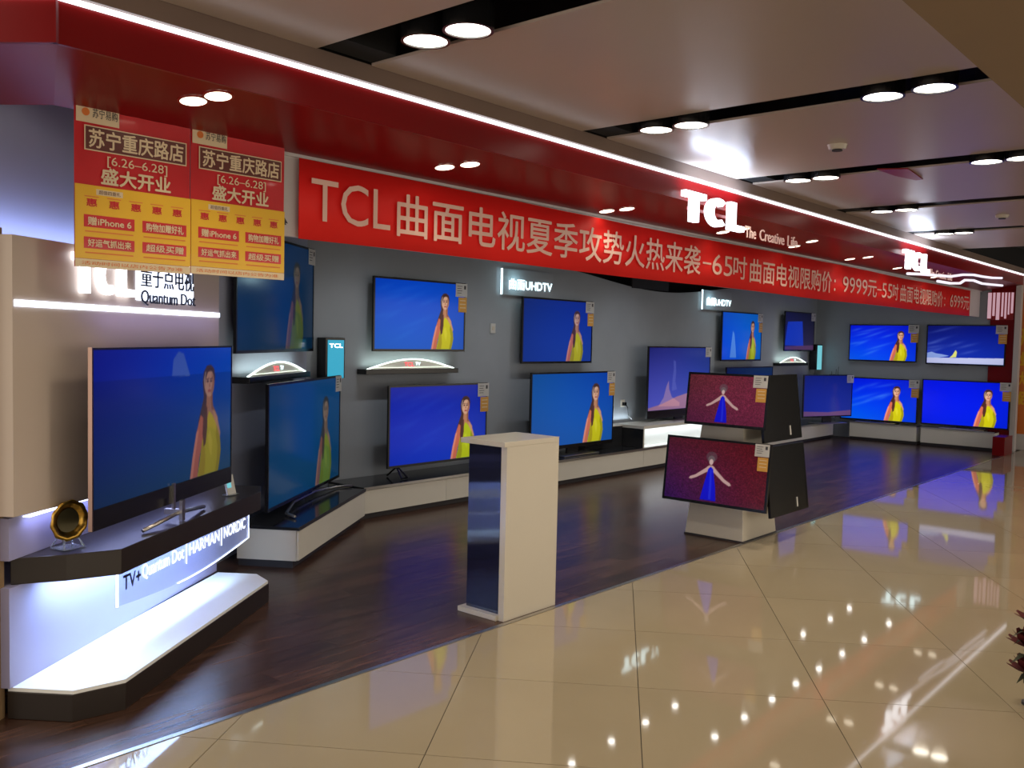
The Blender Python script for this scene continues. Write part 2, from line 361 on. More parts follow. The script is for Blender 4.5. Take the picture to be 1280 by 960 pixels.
# shop spots, two rows
rows = [('front', 4.62, [8.86, 9.56, 10.28, 10.97, 11.7, 12.5, 13.35, 14.4]), ('rear', 5.37, [5.2, 5.9, 6.6, 7.28, 7.98, 8.65, 9.29, 10.6, 11.8, 12.94, 13.97, 14.76])]
ords = ['first', 'second', 'third', 'fourth', 'fifth', 'sixth', 'seventh', 'eighth', 'ninth', 'tenth', 'eleventh', 'twelfth']
for nm_, y, xs_ in rows:
    for k, x in enumerate(xs_):
        t = thing('shop_spotlight', f'{ords[k]} spotlight from the left in the {nm_} shop row, mirrored in the tiles', 'spotlight', (x, y, 2.735), 0, f'shop spotlights {nm_} row')
        MB().cyl((0, 0), .048, .001, .024, 20).build('housing', 'black', t)
        MB().cyl((0, 0), .036, -.003, .001, 20).build('lamp_disc', 'disc_store', t)
        if nm_ == 'rear' and k % 2 == 0: lamp('spot_lamp', 'SPOT', (0, 0, -.02), K_STORE * 1.5, (.93, .96, 1), .03, spot=R(130), blend=.8, parent=t)
        elif nm_ == 'front' and k % 2 == 0: lamp('spot_lamp', 'SPOT', (0, 0, -.02), K_STORE * .8, (1, .94, .86), .03, spot=R(130), blend=.8, parent=t)

# ================================================================== SIGNS ON THE FRONT
# white sign board and red cloth banner
sb = thing('sign_board', 'long white sign board hidden behind the red banner, black letter end showing', 'sign', (2.4, 3.77, 2.02))
MB().box((0, 0, 0), (12.9, .035, .385)).build('board', 'white_board', sb)
text('R', .05, .262, .06, .33, -.003, 'dark_letters', 'board_letter', sb, off=.03)
bt = thing('shop_banner', 'long red cloth banner with pale printed price lettering under the canopy', 'banner', (2.71, 3.735, 2.01))
mb = MB(); N = 120; W_ = 11.92; v = []; f = []
for i in range(N + 1):
    x = W_ * i / N; dy = .006 * math.sin(x * 2.3) + .003 * math.sin(x * 7.1)
    zb = .004 * math.sin(x * 1.7); zt = .385 + .006 * math.sin(x * 1.1 + 1) - (.012 * x / W_)
    v += [(x, dy, zb), (x, dy, zt), (x, dy + .003, zb), (x, dy + .003, zt)]
    if i: a = 4 * (i - 1); b = 4 * i; f += [(a, b, b + 1, a + 1), (a + 2, a + 3, b + 3, b + 2), (a, a + 2, b + 2, b), (a + 1, b + 1, b + 3, a + 3)]
mb.add(v, f).build('cloth', 'banner', bt, smooth=True)
def seg(s_, xa_, xb_, za=.095, zb=.30, off=.0):
    text(s_, xa_ - 2.71, xb_ - 2.71, za, zb, -.012, 'ban_text', 'lettering', bt, off=off * 2.5)
seg('TCL', 2.775, 3.29, .095, .305)
seg('曲面电视夏季攻势火热来袭', 3.34, 6.62, .075, .305, .004)
seg('–', 6.66, 6.80, .175, .19); seg('65', 6.82, 7.17, .10, .27); seg('吋', 7.19, 7.44, .09, .285, .004)
seg('曲面电视限购价', 7.50, 9.35, .075, .285, .004); seg(':', 9.42, 9.46, .10, .22)
seg('9999', 9.66, 10.38, .10, .27); seg('元', 10.40, 10.68, .09, .275, .004)
seg('–', 10.70, 10.84, .175, .19); seg('55', 10.86, 11.2, .10, .27); seg('吋', 11.22, 11.42, .09, .285, .004)
seg('曲面电视限购价', 11.5, 13.22, .08, .285, .004); seg(':', 13.3, 13.34, .10, .22)
seg('6999', 13.58, 14.22, .10, .27); seg('元', 14.24, 14.52, .09, .275, .004)

# block letters T C L
def tcl_polys():
    T = [(.0, 1), (0, .80), (.115, .80), (.115, 0), (.215, 0), (.215, .80), (.33, .80), (.33, 1)][::-1]
    Lr = [(.75, 1), (.75, 0), (1.0, 0), (1.0, .2), (.85, .2), (.85, 1)][::-1]
    n = 14; out, inn = [], []
    for i in range(n + 1):
        a = R(52) + R(256) * i / n
        out.append((.545 + .175 * math.cos(a), .5 + .5 * math.sin(a))); inn.append((.545 + .082 * math.cos(a), .5 + .29 * math.sin(a)))
    return T, (out, inn), Lr
def add_tcl(mb, x0, w_, z0, h_, y0, y1):
    T, (o_, i_), Lr = tcl_polys()
    sc_ = lambda P: [(x0 + a * w_, z0 + b * h_) for a, b in P]
    # T and L from convex boxes
    for bx in (((0, .8), (.33, 1)), ((.115, 0), (.215, .8)), ((.75, 0), (.85, 1)), ((.85, 0), (1.0, .2))):
        mb.box((x0 + bx[0][0] * w_, y0, z0 + bx[0][1] * h_), (x0 + bx[1][0] * w_, y1, z0 + bx[1][1] * h_))
    for k in range(len(o_) - 1):
        q = sc_([o_[k], o_[k + 1], i_[k + 1], i_[k]]); mb.vprism(q, y0, y1)
def front_sign(loc, w_, h_, label, tagw):
    t = thing('letter_sign', label, 'sign', loc)
    for k, (nm, bxs) in enumerate((('letter', None),) * 3):
        m = MB()
        if k == 0:
            m.box((0, 0, .8 * h_), (.33 * w_, .04, h_)); m.box((.115 * w_, 0, 0), (.215 * w_, .04, .8 * h_))
        elif k == 1:
            _, (o_, i_), _ = tcl_polys()
            for j in range(len(o_) - 1):
                m.vprism([(a * w_, b * h_) for a, b in (o_[j], o_[j + 1], i_[j + 1], i_[j])], 0, .04)
        else:
            m.box((.75 * w_, 0, 0), (.85 * w_, .04, h_)); m.box((.85 * w_, 0, 0), (w_, .04, .2 * h_))
        m.build('letter', 'letters', t)
    for s_, a_, b_ in (('The', 0, .19), ('Creative', .26, .73), ('Life', .80, 1.0)):
        text(s_, w_ * 1.05 + tagw * a_, w_ * 1.05 + tagw * b_, -.03, .055, .01, 'tag_text', 'tagline_word', t, depth=.006)
    MB().box((.1 * w_, .041, h_ * .4), (.9 * w_, .05, h_ * .5)).build('mounting_rail', 'red_lip', t)
    for sx in (.16, .8): MB().box((w_ * sx, .041, h_ * .8), (w_ * (sx + .02), .059, h_ * .86)).build('bracket', 'red_lip', t)
    lamp('letter_glow', 'AREA', (w_ * .5, -.03, h_ + .01), 5.5, (.62, .76, 1), w_, .04, rot=(math.pi, 0, 0), parent=t)
    return t
front_sign((5.365, 3.14, 2.358), .845, .198, 'large white glowing block letters with small tagline under the near canopy edge', .92)
front_sign((9.82, 3.14, 2.358), .82, .195, 'smaller looking white glowing block letters at far right end of the canopy', .85)
# wavy strip-light reflections by the far sign, built as glowing tubes
def refl_line(pts, label):
    t = MB().tube(pts, .016, 6).build('reflected_light_line', 'refl_line'); return tag(t, label, 'reflection')
refl_line([(9.94, 3.155, 2.307), (10.38, 3.155, 2.331), (10.88, 3.155, 2.351), (11.47, 3.155, 2.376), (11.97, 3.155, 2.430), (12.46, 3.155, 2.460), (12.86, 3.155, 2.465), (13.35, 3.155, 2.480), (13.85, 3.155, 2.509)], 'upper wavy white light reflection built as a tube below the far glowing letters')
refl_line([(10.98, 3.155, 2.292), (11.47, 3.155, 2.297), (11.87, 3.155, 2.321), (12.07, 3.155, 2.371), (12.46, 3.155, 2.391), (12.86, 3.155, 2.376), (13.35, 3.155, 2.391), (13.90, 3.155, 2.410)], 'lower shorter wavy white light reflection built as a tube above the banner end')
# streaky sign reflection in the glossy red end wall, built as glowing bars
t = thing('sign_reflection_bars', 'pinkish white sign reflection built as vertical bars on the red end wall past the banner', 'sign', (15.31, 3.66, 1.98), -math.pi / 2)
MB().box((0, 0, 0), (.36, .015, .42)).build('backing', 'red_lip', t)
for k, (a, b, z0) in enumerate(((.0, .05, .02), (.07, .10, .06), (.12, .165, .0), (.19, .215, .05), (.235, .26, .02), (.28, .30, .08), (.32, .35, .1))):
    MB().box((a, -.012, z0), (b, 0, .41)).build('reflection_bar', 'pinkbar', t)

# posters (two, taped to the canopy edge)
def poster(loc, W, H, label, yaw):
    t = thing('poster', label, 'poster', loc, yaw)
    m = MB(); N = 14; v = []; f = []
    for i in range(N + 1):
        for j in range(N + 1):
            u, vv = i / N, j / N; b = .004 * math.sin(7 * u + 3) * vv + .006 * math.exp(-((vv - .95) / .08) ** 2) * math.sin(16 * u)
            v.append((u * W, -abs(b) * .6, vv * H))
    for i in range(N):
        for j in range(N):
            a = i * (N + 1) + j; f.append((a, a + N + 1, a + N + 2, a + 1))
    o = m.add(v, f).build('poster_sheet', 'p_red', t, smooth=True)
    y = -.008
    def rect(a, b, c_, d, m_, n='printed_panel', yy=y): return MB().box((a * W, yy, c_ * H), (b * W, yy + .001, d * H)).build(n, m_, t)
    rect(0, 1, .052, .50, 'p_yel', 'yellow_field'); rect(0, 1, 0, .05, 'p_cream', 'footer_band')
    rect(0.01, .36, .875, .99, 'p_cream', 'logo_tag')
    text('苏宁易购', .14 * W, .345 * W, .91 * H, .965 * H, y - .0015, 'ink', 'lettering', t, .004)
    MB().vprism([(.085 * W + .024 * H * math.cos(q * .52), .937 * H + .024 * H * math.sin(q * .52)) for q in range(12)], y - .002, y - .001).build('logo_dot', 'p_orange', t)
    rect(.075, .96, .71, .86, 'p_cream', 'title_frame'); rect(.085, .95, .717, .853, 'p_brown', 'title_field', y - .0012)
    text('苏宁重庆路店', .11 * W, .925 * W, .73 * H, .842 * H, y - .003, 'p_cream', 'lettering', t, .02)
    text('[6.26–6.28]', .26 * W, .78 * W, .62 * H, .69 * H, y - .0015, 'p_cream', 'lettering', t)
    text('盛大开业', .21 * W, .81 * W, .515 * H, .615 * H, y - .0015, 'p_cream', 'lettering', t, .03)
    rect(.17, .39, .445, .48, 'p_cream', 'subtitle_field', y - .0012)
    text('超值四重礼', .19 * W, .37 * W, .45 * H, .475 * H, y - .0025, 'p_brown', 'lettering', t)
    for k in range(5):
        a = .09 + k * .185
        text('惠', (a) * W, (a + .085) * W, (.372) * H, (.418) * H, y - .0015, 'p_red', 'lettering', t, .03)
        rect(a - .015, a + .10, .428, .434, 'p_orange', 'printed_rule', y - .001)
    for (a, b, c_, d, s_) in ((.07, .49, .245, .32, '赠iPhone 6'), (.56, .96, .245, .32, '购物加赠好礼'), (.07, .49, .115, .185, '好运气抓出来'), (.56, .96, .115, .185, '超级买赠')):
        rect(a, b, c_, d, 'p_red', 'offer_field', y - .001)
        text(s_, (a + .03) * W, (b - .03) * W, (c_ + .012) * H, (d - .012) * H, y - .003, 'p_cream', 'lettering', t, .02)
        rect(a + .01, b - .01, c_ - .03, c_ - .022, 'p_orange', 'printed_rule', y - .001)
    text('活动时间以店内公告为准', .05 * W, .93 * W, .014 * H, .038 * H, y - .0015, 'p_orange', 'lettering', t)
    return t
poster((1.62, 3.71, 1.795), .497, .655, 'left red and yellow opening poster hanging from the canopy', 0)
poster((2.123, 3.715, 1.80), .485, .65, 'right red and yellow opening poster overlapping the white sign board', 0)

# ================================================================== SCREEN PICTURES
GW, GH = 176, 99
uu, vv = np.meshgrid(np.linspace(0, 1, GW), np.linspace(0, 1, GH))   # v up
AS = 16 / 9
def inside(poly, U, V):
    r = np.zeros(U.shape, bool); n = len(poly)
    for i in range(n):
        x0, y0 = poly[i]; x1, y1 = poly[(i + 1) % n]
        if y0 == y1: continue
        c_ = ((y0 > V) != (y1 > V)) & (U < (x1 - x0) * (V - y0) / (y1 - y0) + x0); r ^= c_
    return r
def cover(poly):
    s = np.zeros(uu.shape); 
    for a in (-.33, 0, .33):
        for b in (-.33, 0, .33): s += inside(poly, uu + a / GW, vv + b / GH)
    return (s / 9)[..., None]
def ell(cx, cy, rx, ry, n=20, a0=0): return [(cx + rx * math.cos(2 * math.pi * i / n), cy + ry * math.sin(2 * math.pi * i / n)) for i in range(n)]
def paint(img, poly, col, a=1.0):
    c_ = cover(poly) * a; return img * (1 - c_) + np.array(col, float) * c_
def grad(tl, bl, tr=None, br=None):
    tr = tr or tl; br = br or bl; a = [np.array(x, float) for x in (tl, bl, tr, br)]
    U, V = uu[..., None], vv[..., None]
    return (a[0] * V + a[1] * (1 - V)) * (1 - U) + (a[2] * V + a[3] * (1 - V)) * U
def woman(img, dim=1.0, tint=(0, 0, 0), a=1.0, dx=0.0, sc=1.0, green=0):
    T = lambda P: [(.76 + dx + (x - .76) * sc, y * sc) for x, y in P]
    c = lambda r, g, b: [r * dim + tint[0], g * dim + tint[1], b * dim + tint[2]]
    img = paint(img, T([(.715, .72), (.725, .80), (.75, .845), (.785, .85), (.812, .82), (.822, .76), (.815, .69), (.80, .63), (.775, .56), (.76, .44), (.742, .30), (.72, .24), (.69, .30), (.68, .42), (.705, .52), (.725, .60)]), c(70, 40, 36), a)
    img = paint(img, T([(.75, .62), (.80, .62), (.802, .53), (.825, .48), (.85, .42), (.82, .34), (.73, .38), (.745, .48)]), c(190, 128, 92), a)
    img = paint(img, T([(.785, .62), (.80, .62), (.802, .53), (.825, .48), (.79, .50)]), c(140, 85, 62), a)
    img = paint(img, T(ell(.772, .705, .042, .105)), c(218, 168, 138), a)
    img = paint(img, T([(.79, .79), (.812, .74), (.812, .67), (.79, .61), (.785, .64), (.797, .70)]), c(165, 110, 85), a)
    img = paint(img, T([(.735, .76), (.745, .81), (.77, .835), (.80, .82), (.812, .78), (.80, .795), (.775, .80), (.757, .79), (.742, .74), (.735, .68)]), c(62, 36, 34), a)
    img = paint(img, T([(.724, .74), (.736, .795), (.745, .80), (.737, .74), (.733, .66)]), c(225, 205, 190), a * .6)
    for ex in (.757, .786):
        img = paint(img, T(ell(ex, .722, .010, .010, 8)), c(70, 42, 40), a)
        img = paint(img, T([(ex - .012, .745), (ex + .012, .748), (ex + .012, .74), (ex - .012, .738)]), c(80, 50, 42), a)
    img = paint(img, T(ell(.772, .648, .014, .011, 8)), c(170, 70, 66), a)
    img = paint(img, T([(.768, .71), (.776, .71), (.783, .676), (.766, .676)]), c(180, 122, 95), a)
    img = paint(img, T([(.70, .47), (.665, .34), (.635, .16), (.615, .0), (.675, .0), (.69, .14), (.72, .28), (.74, .42)]), c(205, 105, 78), a)
    img = paint(img, T([(.665, .34), (.635, .16), (.615, .0), (.635, .0), (.655, .16), (.685, .36)]), c(235, 150, 125), a * .8)
    img = paint(img, T([(.805, .50), (.84, .44), (.872, .30), (.855, .22), (.82, .34)]), c(205, 150, 110), a)
    img = paint(img, T([(.77, .49), (.80, .455), (.835, .37), (.868, .26), (.875, .16), (.862, .06), (.85, .0), (.675, .0), (.695, .14), (.715, .28), (.745, .39)]), c(205 - green * 60, 196, 16), a)
    img = paint(img, T([(.835, .37), (.868, .26), (.875, .16), (.862, .06), (.85, .0), (.825, .0), (.84, .10), (.845, .2), (.83, .30)]), c(150 - green * 40, 140, 14), a * .8)
    img = paint(img, T([(.70, .18), (.715, .27), (.735, .22), (.74, .10), (.73, .0), (.68, .0), (.695, .12)]), c(165 - green * 50, 145, 18), a * .8)
    img = paint(img, T([(.76, .30), (.78, .34), (.80, .24), (.79, .12), (.77, .2)]), c(232 - green * 60, 222, 60), a * .5)
    img = paint(img, T([(.735, .55), (.755, .52), (.755, .36), (.742, .24), (.725, .22), (.715, .32), (.72, .44)]), c(78, 42, 36), a)
    return img
def gown(img, top=False):
    rng = np.random.default_rng(3 + top)
    nz = rng.random((GH, GW)); nz = (nz + np.roll(nz, 1, 0) + np.roll(nz, 1, 1)) / 3
    img = img * (0.72 + .62 * nz[..., None] ** 1.3)
    cx = .455
    img = paint(img, ell(cx, .74, .055, .085), (105, 100, 105), .45); img = paint(img, ell(cx, .70, .034, .06), (120, 110, 110), .7)
    arm = (205, 165, 160)
    img = paint(img, [(cx - .035, .57), (cx - .15, .425), (cx - .205, .385), (cx - .215, .35), (cx - .19, .345), (cx - .135, .385), (cx - .025, .50)], arm)
    img = paint(img, [(cx + .035, .57), (cx + .145, .40), (cx + .20, .35), (cx + .215, .31), (cx + .19, .30), (cx + .13, .355), (cx + .025, .50)], arm)
    img = paint(img, [(cx - .04, .57), (cx - .015, .60), (cx + .015, .60), (cx + .04, .57), (cx + .03, .47), (cx - .03, .47)], arm)
    img = paint(img, ell(cx, .655, .020, .048), (215, 180, 175))
    img = paint(img, [(cx - .025, .54), (cx, .58), (cx + .025, .54), (cx + .035, .45), (cx + .06, .25), (cx + .075, .03), (cx - .085, .03), (cx - .06, .25), (cx - .035, .45)], (18, 18, 215))
    img = paint(img, [(cx - .005, .52), (cx + .008, .55), (cx + .02, .3), (cx + .025, .05), (cx, .05)], (45, 60, 245), .6)
    return img
def vignette(img, k=.25):
    d = np.clip(((uu - .5) ** 2 * 1.1 + (vv - .5) ** 2) * 2, 0, 1)[..., None]; return img * (1 - k * d)
def wisps(img, col=(120, 190, 255), a=.15, seed=1):
    rng = np.random.default_rng(seed); out = img
    for _ in range(9):
        cx, cy, an = rng.random() * .6, .2 + rng.random() * .7, .3 + rng.random() * .5; L = .08 + rng.random() * .14
        d1 = (uu - cx) * math.cos(an) + (vv - cy) * math.sin(an); d2 = -(uu - cx) * math.sin(an) + (vv - cy) * math.cos(an)
        g = np.exp(-(d1 / L) ** 2 - (d2 / .03) ** 2)[..., None] * a; out = out * (1 - g) + np.array(col) * g
    return out
PIC = {}
PIC['T1'] = woman(grad((8, 22, 165), (20, 54, 112), (0, 72, 225), (26, 78, 130)) * np.where(vv[..., None] > .80, 1.0, .86), .62, (18, 22, 32), .92, dx=.03, sc=1.02)
PIC['T1'] = paint(PIC['T1'], [(.50, .80), (.51, .92), (.55, .98), (.59, .96), (.62, .86), (.64, .79)], (110, 130, 190), .45)  # pale reflection of a head painted into the screen colours
PIC['T2'] = woman(grad((12, 62, 120), (4, 62, 112), (8, 72, 140), (6, 60, 105)), .55, (4, 22, 30), .8, dx=.0, sc=.98, green=.5)
PIC['T3'] = woman(grad((10, 45, 92), (3, 48, 92), (8, 40, 80), (4, 38, 70)), .42, (4, 20, 26), .75, dx=-.02, green=.3)
for k_ in ('T1', 'T2', 'T3'): PIC[k_] = PIC[k_] * np.array([.95, .86, .80])
PIC['T4'] = woman(wisps(grad((0, 62, 190), (0, 92, 205), (0, 66, 185), (0, 80, 190)), a=.06), .95)
PIC['T5'] = woman(wisps(grad((0, 26, 165), (0, 40, 180), (0, 28, 150), (0, 52, 178)), a=.05), .92, green=.35)
PIC['T6'] = woman(grad((16, 42, 120), (20, 52, 145), (8, 40, 145), (26, 60, 155)), .75, (12, 14, 30), dx=.0)
PIC['T7'] = woman(grad((18, 82, 160), (32, 84, 165), (8, 62, 170), (22, 86, 170)), .9, (8, 10, 12), dx=.0)
def desert(img):
    img = paint(img, [(0, 0), (1, 0), (1, .33), (.7, .27), (.45, .20), (.2, .09), (0, .04)], (168, 118, 140), .85)
    img = paint(img, [(.16, .06), (.24, .20), (.28, .38), (.315, .47), (.325, .33), (.37, .20), (.50, .10), (.50, .04)], (225, 160, 160), .4)
    img = paint(img, [(.37, .30), (.375, .50), (.39, .66), (.38, .80), (.42, .78), (.43, .60), (.42, .45), (.45, .32)], (105, 112, 190), .35); return img
PIC['T8'] = desert(grad((30, 36, 120), (82, 88, 200), (26, 46, 128), (60, 80, 165)))
PIC['T9'] = woman(grad((10, 78, 200), (0, 70, 225), (0, 90, 180), (0, 92, 180)), .85, green=.35)
PIC['T9'] = paint(PIC['T9'], [(.20, .04), (.23, .35), (.26, .62), (.30, .55), (.34, .25), (.36, .04)], (120, 160, 225), .6)
PIC['T10'] = paint(grad((14, 16, 62), (24, 30, 90), (8, 10, 34), (42, 34, 66)), [(.0, .12), (.08, .75), (.58, .78), (.64, .1)], (16, 58, 205), .75)
PIC['T10'] = paint(PIC['T10'], [(0, 0), (1, 0), (1, .13), (0, .09)], (96, 56, 100), .7)
PIC['T11'] = paint(grad((16, 30, 118), (20, 40, 150), (10, 26, 120), (36, 48, 150)), [(0, 0), (1, 0), (1, .13), (.5, .09), (0, .12)], (130, 80, 110), .75)
PIC['T11b'] = grad((6, 26, 66), (6, 22, 60), (10, 40, 84), (8, 24, 60))
PIC['T12'] = woman(wisps(grad((0, 20, 225), (0, 92, 255), (0, 20, 205), (0, 60, 245)), a=.25), 1.05)
PIC['T14'] = woman(wisps(grad((0, 22, 235), (0, 105, 255), (0, 30, 220), (0, 60, 240)), a=.2, seed=4), 1.08, dx=-.03)
PIC['T15'] = woman(grad((0, 18, 245), (0, 30, 250), (0, 22, 225), (0, 34, 235)), 1.08)
t13 = wisps(grad((6, 14, 105), (30, 60, 195), (4, 16, 120), (14, 48, 180)), (110, 130, 215), .3, 8)
t13 = paint(t13, [(0, .08), (0, .27), (.06, .30), (.12, .26), (.2, .24), (.3, .2)], (170, 195, 245), .8)
t13 = paint(t13, [(0, 0), (1, 0), (1, .17), (.5, .155), (0, .14)], (200, 205, 245)); t13 = paint(t13, [(.30, .15), (.34, .22), (.38, .36), (.40, .30), (.39, .17)], (225, 225, 120))
PIC['T13'] = t13
PIC['D1'] = gown(grad((112, 44, 52), (92, 30, 66), (128, 40, 62), (120, 38, 66)), True)
PIC['D2'] = gown(grad((92, 28, 44), (58, 20, 92), (98, 16, 24), (104, 28, 40)))
for k_ in ('D1', 'D2'): PIC[k_] = PIC[k_] * .86
def pic_mesh(key):
    img = np.clip(vignette(PIC[key], .12), 0, 255) / 255.0
    lin = np.where(img <= .04045, img / 12.92, ((img + .055) / 1.055) ** 2.4)
    me = bpy.data.meshes.new('screen_picture'); X = (uu - .5).ravel(); Z = vv.ravel()
    co = np.stack([X, np.zeros_like(X), Z], 1)
    idx = np.arange(GW * GH).reshape(GH, GW); q = np.stack([idx[:-1, :-1], idx[:-1, 1:], idx[1:, 1:], idx[1:, :-1]], -1).reshape(-1, 4)
    me.vertices.add(len(co)); me.vertices.foreach_set('co', co.ravel())
    me.loops.add(q.size); me.loops.foreach_set('vertex_index', q.ravel().astype(np.int32))
    me.polygons.add(len(q)); me.polygons.foreach_set('loop_start', np.arange(0, q.size, 4, dtype=np.int32)); me.polygons.foreach_set('loop_total', np.full(len(q), 4, np.int32))
    me.update(calc_edges=True)
    ca = me.color_attributes.new('picture', 'FLOAT_COLOR', 'POINT')
    ca.data.foreach_set('color', np.concatenate([lin.reshape(-1, 3), np.ones((len(co), 1))], 1).ravel())
    me.materials.append(MT['screen']); return me

# ================================================================== TELEVISIONS
def tv(P0, P1, z0, z1, pic, label, foot=None, floor_z=None, chin=.022, side=.017, curve=0, tags='wo', group=None, off=False, tilt=0, frame='black', wall=.05, ts=1.0, over=.018, dp=.018):
    """P0, P1: plan positions of the left and right ends of the screen plane; z0..z1: body"""
    P0 = Vector(P0); P1 = Vector(P1); W = (P1 - P0).length; H = z1 - z0; yaw = math.atan2(P1.y - P0.y, P1.x - P0.x)
    mid = (P0 + P1) / 2; base_z = floor_z if floor_z is not None else z0
    t = thing('television', label, 'television', (mid.x, mid.y, base_z), yaw, group)
    if tilt: t.rotation_euler = (tilt, 0, yaw)
    dz = z0 - base_z; t_ = .012
    # bezel ring
    m = MB(); a, b = -W / 2, W / 2
    def bend(v): return v
    m.box((a, -.004, dz), (b, dp, dz + chin)); m.box((a, -.004, dz + H - side), (b, dp, dz + H)); m.box((a, -.004, dz + chin), (a + side, dp, dz + H - side)); m.box((b - side, -.004, dz + chin), (b, dp, dz + H - side))
    m.build('bezel', frame, t)
    # back shell
    m = MB(); m.box((a + .004, .004, dz + .004), (b - .004, dp - .002, dz + H - .004)); m.add([(a + .08, dp - .003, dz + .06), (b - .08, dp - .003, dz + .06), (b - .08, dp - .003, dz + H * .75), (a + .08, dp - .003, dz + H * .75), (a + .13, .06, dz + .10), (b - .13, .06, dz + .10), (b - .13, .06, dz + H * .68), (a + .13, .06, dz + H * .68)], [(3, 2, 1, 0), (4, 5, 6, 7), (0, 1, 5, 4), (1, 2, 6, 5), (2, 3, 7, 6), (3, 0, 4, 7)])
    m.build('back_shell', 'tvback', t)
    if off:
        MB().box((a + side, .0, dz + chin), (b - side, .004, dz + H - side)).build('screen', 'black', t)
        MB().box((b - .22, -.005, dz + .035), (b - .20, -.003, dz + .11)).build('side_sticker', 'paper', t)
    else:
        o = bpy.data.objects.new('screen', pic_mesh(pic)); C.objects.link(o); o.parent = t
        o.location = (0, 0, dz + chin); o.scale = (W - 2 * side, 1, H - chin - side)
    if tags:
        tw, thh = .16 * ts, .13 * ts; x1 = b + over; zt = dz + H - .005
        if 'w' in tags:
            g = MB().box((x1 - tw, -.0065, zt - thh), (x1, -.0045, zt)).build('price_tag', 'paper', t)
            for k in range(4):
                MB().box((x1 - tw + .02 * ts, -.0075, zt - (.03 + .022 * k) * ts), (x1 - (.07 + .01 * (k % 2)) * ts, -.0066, zt - (.025 + .022 * k) * ts)).build('printed_line', 'ink', g)
            MB().box((x1 - .045 * ts, -.0075, zt - .055 * ts), (x1 - .02 * ts, -.0066, zt - .02 * ts)).build('printed_block', 'ink', g)
        if 'o' in tags:
            g = MB().box((x1 - .12 * ts, -.0065, zt - thh - .15 * ts), (x1 - .004, -.0045, zt - thh - .006)).build('promo_tag', 'orange', t)
            for k in range(3):
                MB().box((x1 - .10 * ts, -.0075, zt - thh - (.04 + .035 * k) * ts), (x1 - .02 * ts, -.0066, zt - thh - (.032 + .035 * k) * ts)).build('printed_line', 'p_cream', g)
    # maker's mark: tiny, on the lower bezel
    if foot == 'vee':
        for sx in (-1, 1):
            x = sx * (W / 2 - .13)
            MB().tube([(x, .02, dz + .01), (x - .02 * sx, -.10, .008), (x + .06 * sx, -.11, .008), (x + .01 * sx, .02, dz + .01)], .008, 6).build('leg', 'black', t)
            MB().tube([(x, .02, dz + .01), (x + .03 * sx, .12, .008)], .008, 6).build('leg', 'black', t)
    elif foot == 'curve':
        MB().tube([(-W * .42, -.15, .012), (-W * .36, -.05, .014), (-W * .15, .02, .03), (W * .15, .02, .03), (W * .36, -.05, .014), (W * .42, -.15, .012)], .011, 8).build('stand_foot', 'metal', t, smooth=True)
        MB().box((-.15, .012, .02), (.15, .03, dz + .02)).build('stand_neck', 'black', t)
    elif foot == 'post':
        MB().tube([(-.30, -.02, .012), (-.12, -.035, .03), (0, -.04, .04), (.12, -.035, .03), (.30, -.02, .012)], .010, 8).build('stand_foot', 'metal', t, smooth=True)
        MB().box((-.014, -.062, .0), (.014, -.045, .10)).build('stand_post', 'metal', t)
        MB().box((-.009, -.016, .03), (.009, -.004, dz + chin + .01)).build('stand_post', 'metal', t)
        MB().box((-.016, -.062, .03), (.016, .03, .055)).build('stand_joint', 'metal', t)
    elif foot == 'plate':
        MB().box((-.32, -.13, .0), (.32, .10, .012)).build('stand_foot', 'metal', t, bevel=.004)
        MB().box((-.10, .004, .012), (.10, .03, dz + .02)).build('stand_neck', 'black', t)
    elif wall:
        MB().box((-.14, .055, dz + H * .35), (.14, .062 + wall, dz + H * .62)).build('wall_bracket', 'tvback', t)
    return t
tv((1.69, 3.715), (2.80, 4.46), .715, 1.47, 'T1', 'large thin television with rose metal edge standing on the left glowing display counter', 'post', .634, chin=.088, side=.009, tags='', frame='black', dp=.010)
_t = bpy.data.objects['television']; MB().box((-.674, -.006, .083), (-.668, .012, .838)).build('edge_trim', 'rose', _t)['label'] = 'thin rose metal edge'
tv((3.565, 5.235), (4.905, 6.155), .33, 1.20, 'T2', 'big dim teal television on curved silver foot on the angled white cabinet', 'curve', .272, tags='w')
tv((3.42, 5.40), (4.69, 6.25), 1.40, 2.245, 'T3', 'dim dark blue wall television partly behind the yellow posters', tags='w', wall=.03)
tv((5.34, 6.25), (6.515, 6.25), 1.40, 2.07, 'T4', 'bright blue wall television above the first fully visible glowing arc shelf', wall=.03)
tv((5.385, 6.08), (6.675, 6.08), .36, 1.10, 'T5', 'deep blue television on thin vee legs left of the white plinth', 'vee', .272)
tv((7.39, 6.25), (8.65, 6.25), 1.275, 1.985, 'T6', 'violet blue wall television under the glowing cyan sign, above the leaflet holder', wall=.03)
tv((7.355, 6.08), (8.875, 6.08), .345, 1.185, 'T7', 'large soft blue television on the counter just right of the white plinth', 'plate', .272, chin=.04)
tv((9.64, 6.1), (11.2, 6.1), .575, 1.48, 'T8', 'large television showing pale desert on the raised lit counter block', 'plate', .532, chin=.10, tags='w')
tv((11.785, 6.25), (13.045, 6.25), 1.28, 1.995, 'T9', 'wall television with two figures under the farther glowing cyan sign', wall=.03)
tv((13.87, 6.25), (15.03, 6.25), 1.43, 2.07, 'T10', 'dark navy wall television above the farthest small glowing arc shelf', wall=.03, tags='w')
tv((14.05, 5.98), (15.12, 5.60), .37, 1.06, 'T11', 'dark blue television in the far corner on the counter beside the display stand', 'plate', .272, tags='w')
tv((11.64, 6.08), (13.12, 6.08), .35, 1.20, 'T11b', 'dark counter television mostly hidden behind the freestanding display stand', 'plate', .272, tags='')
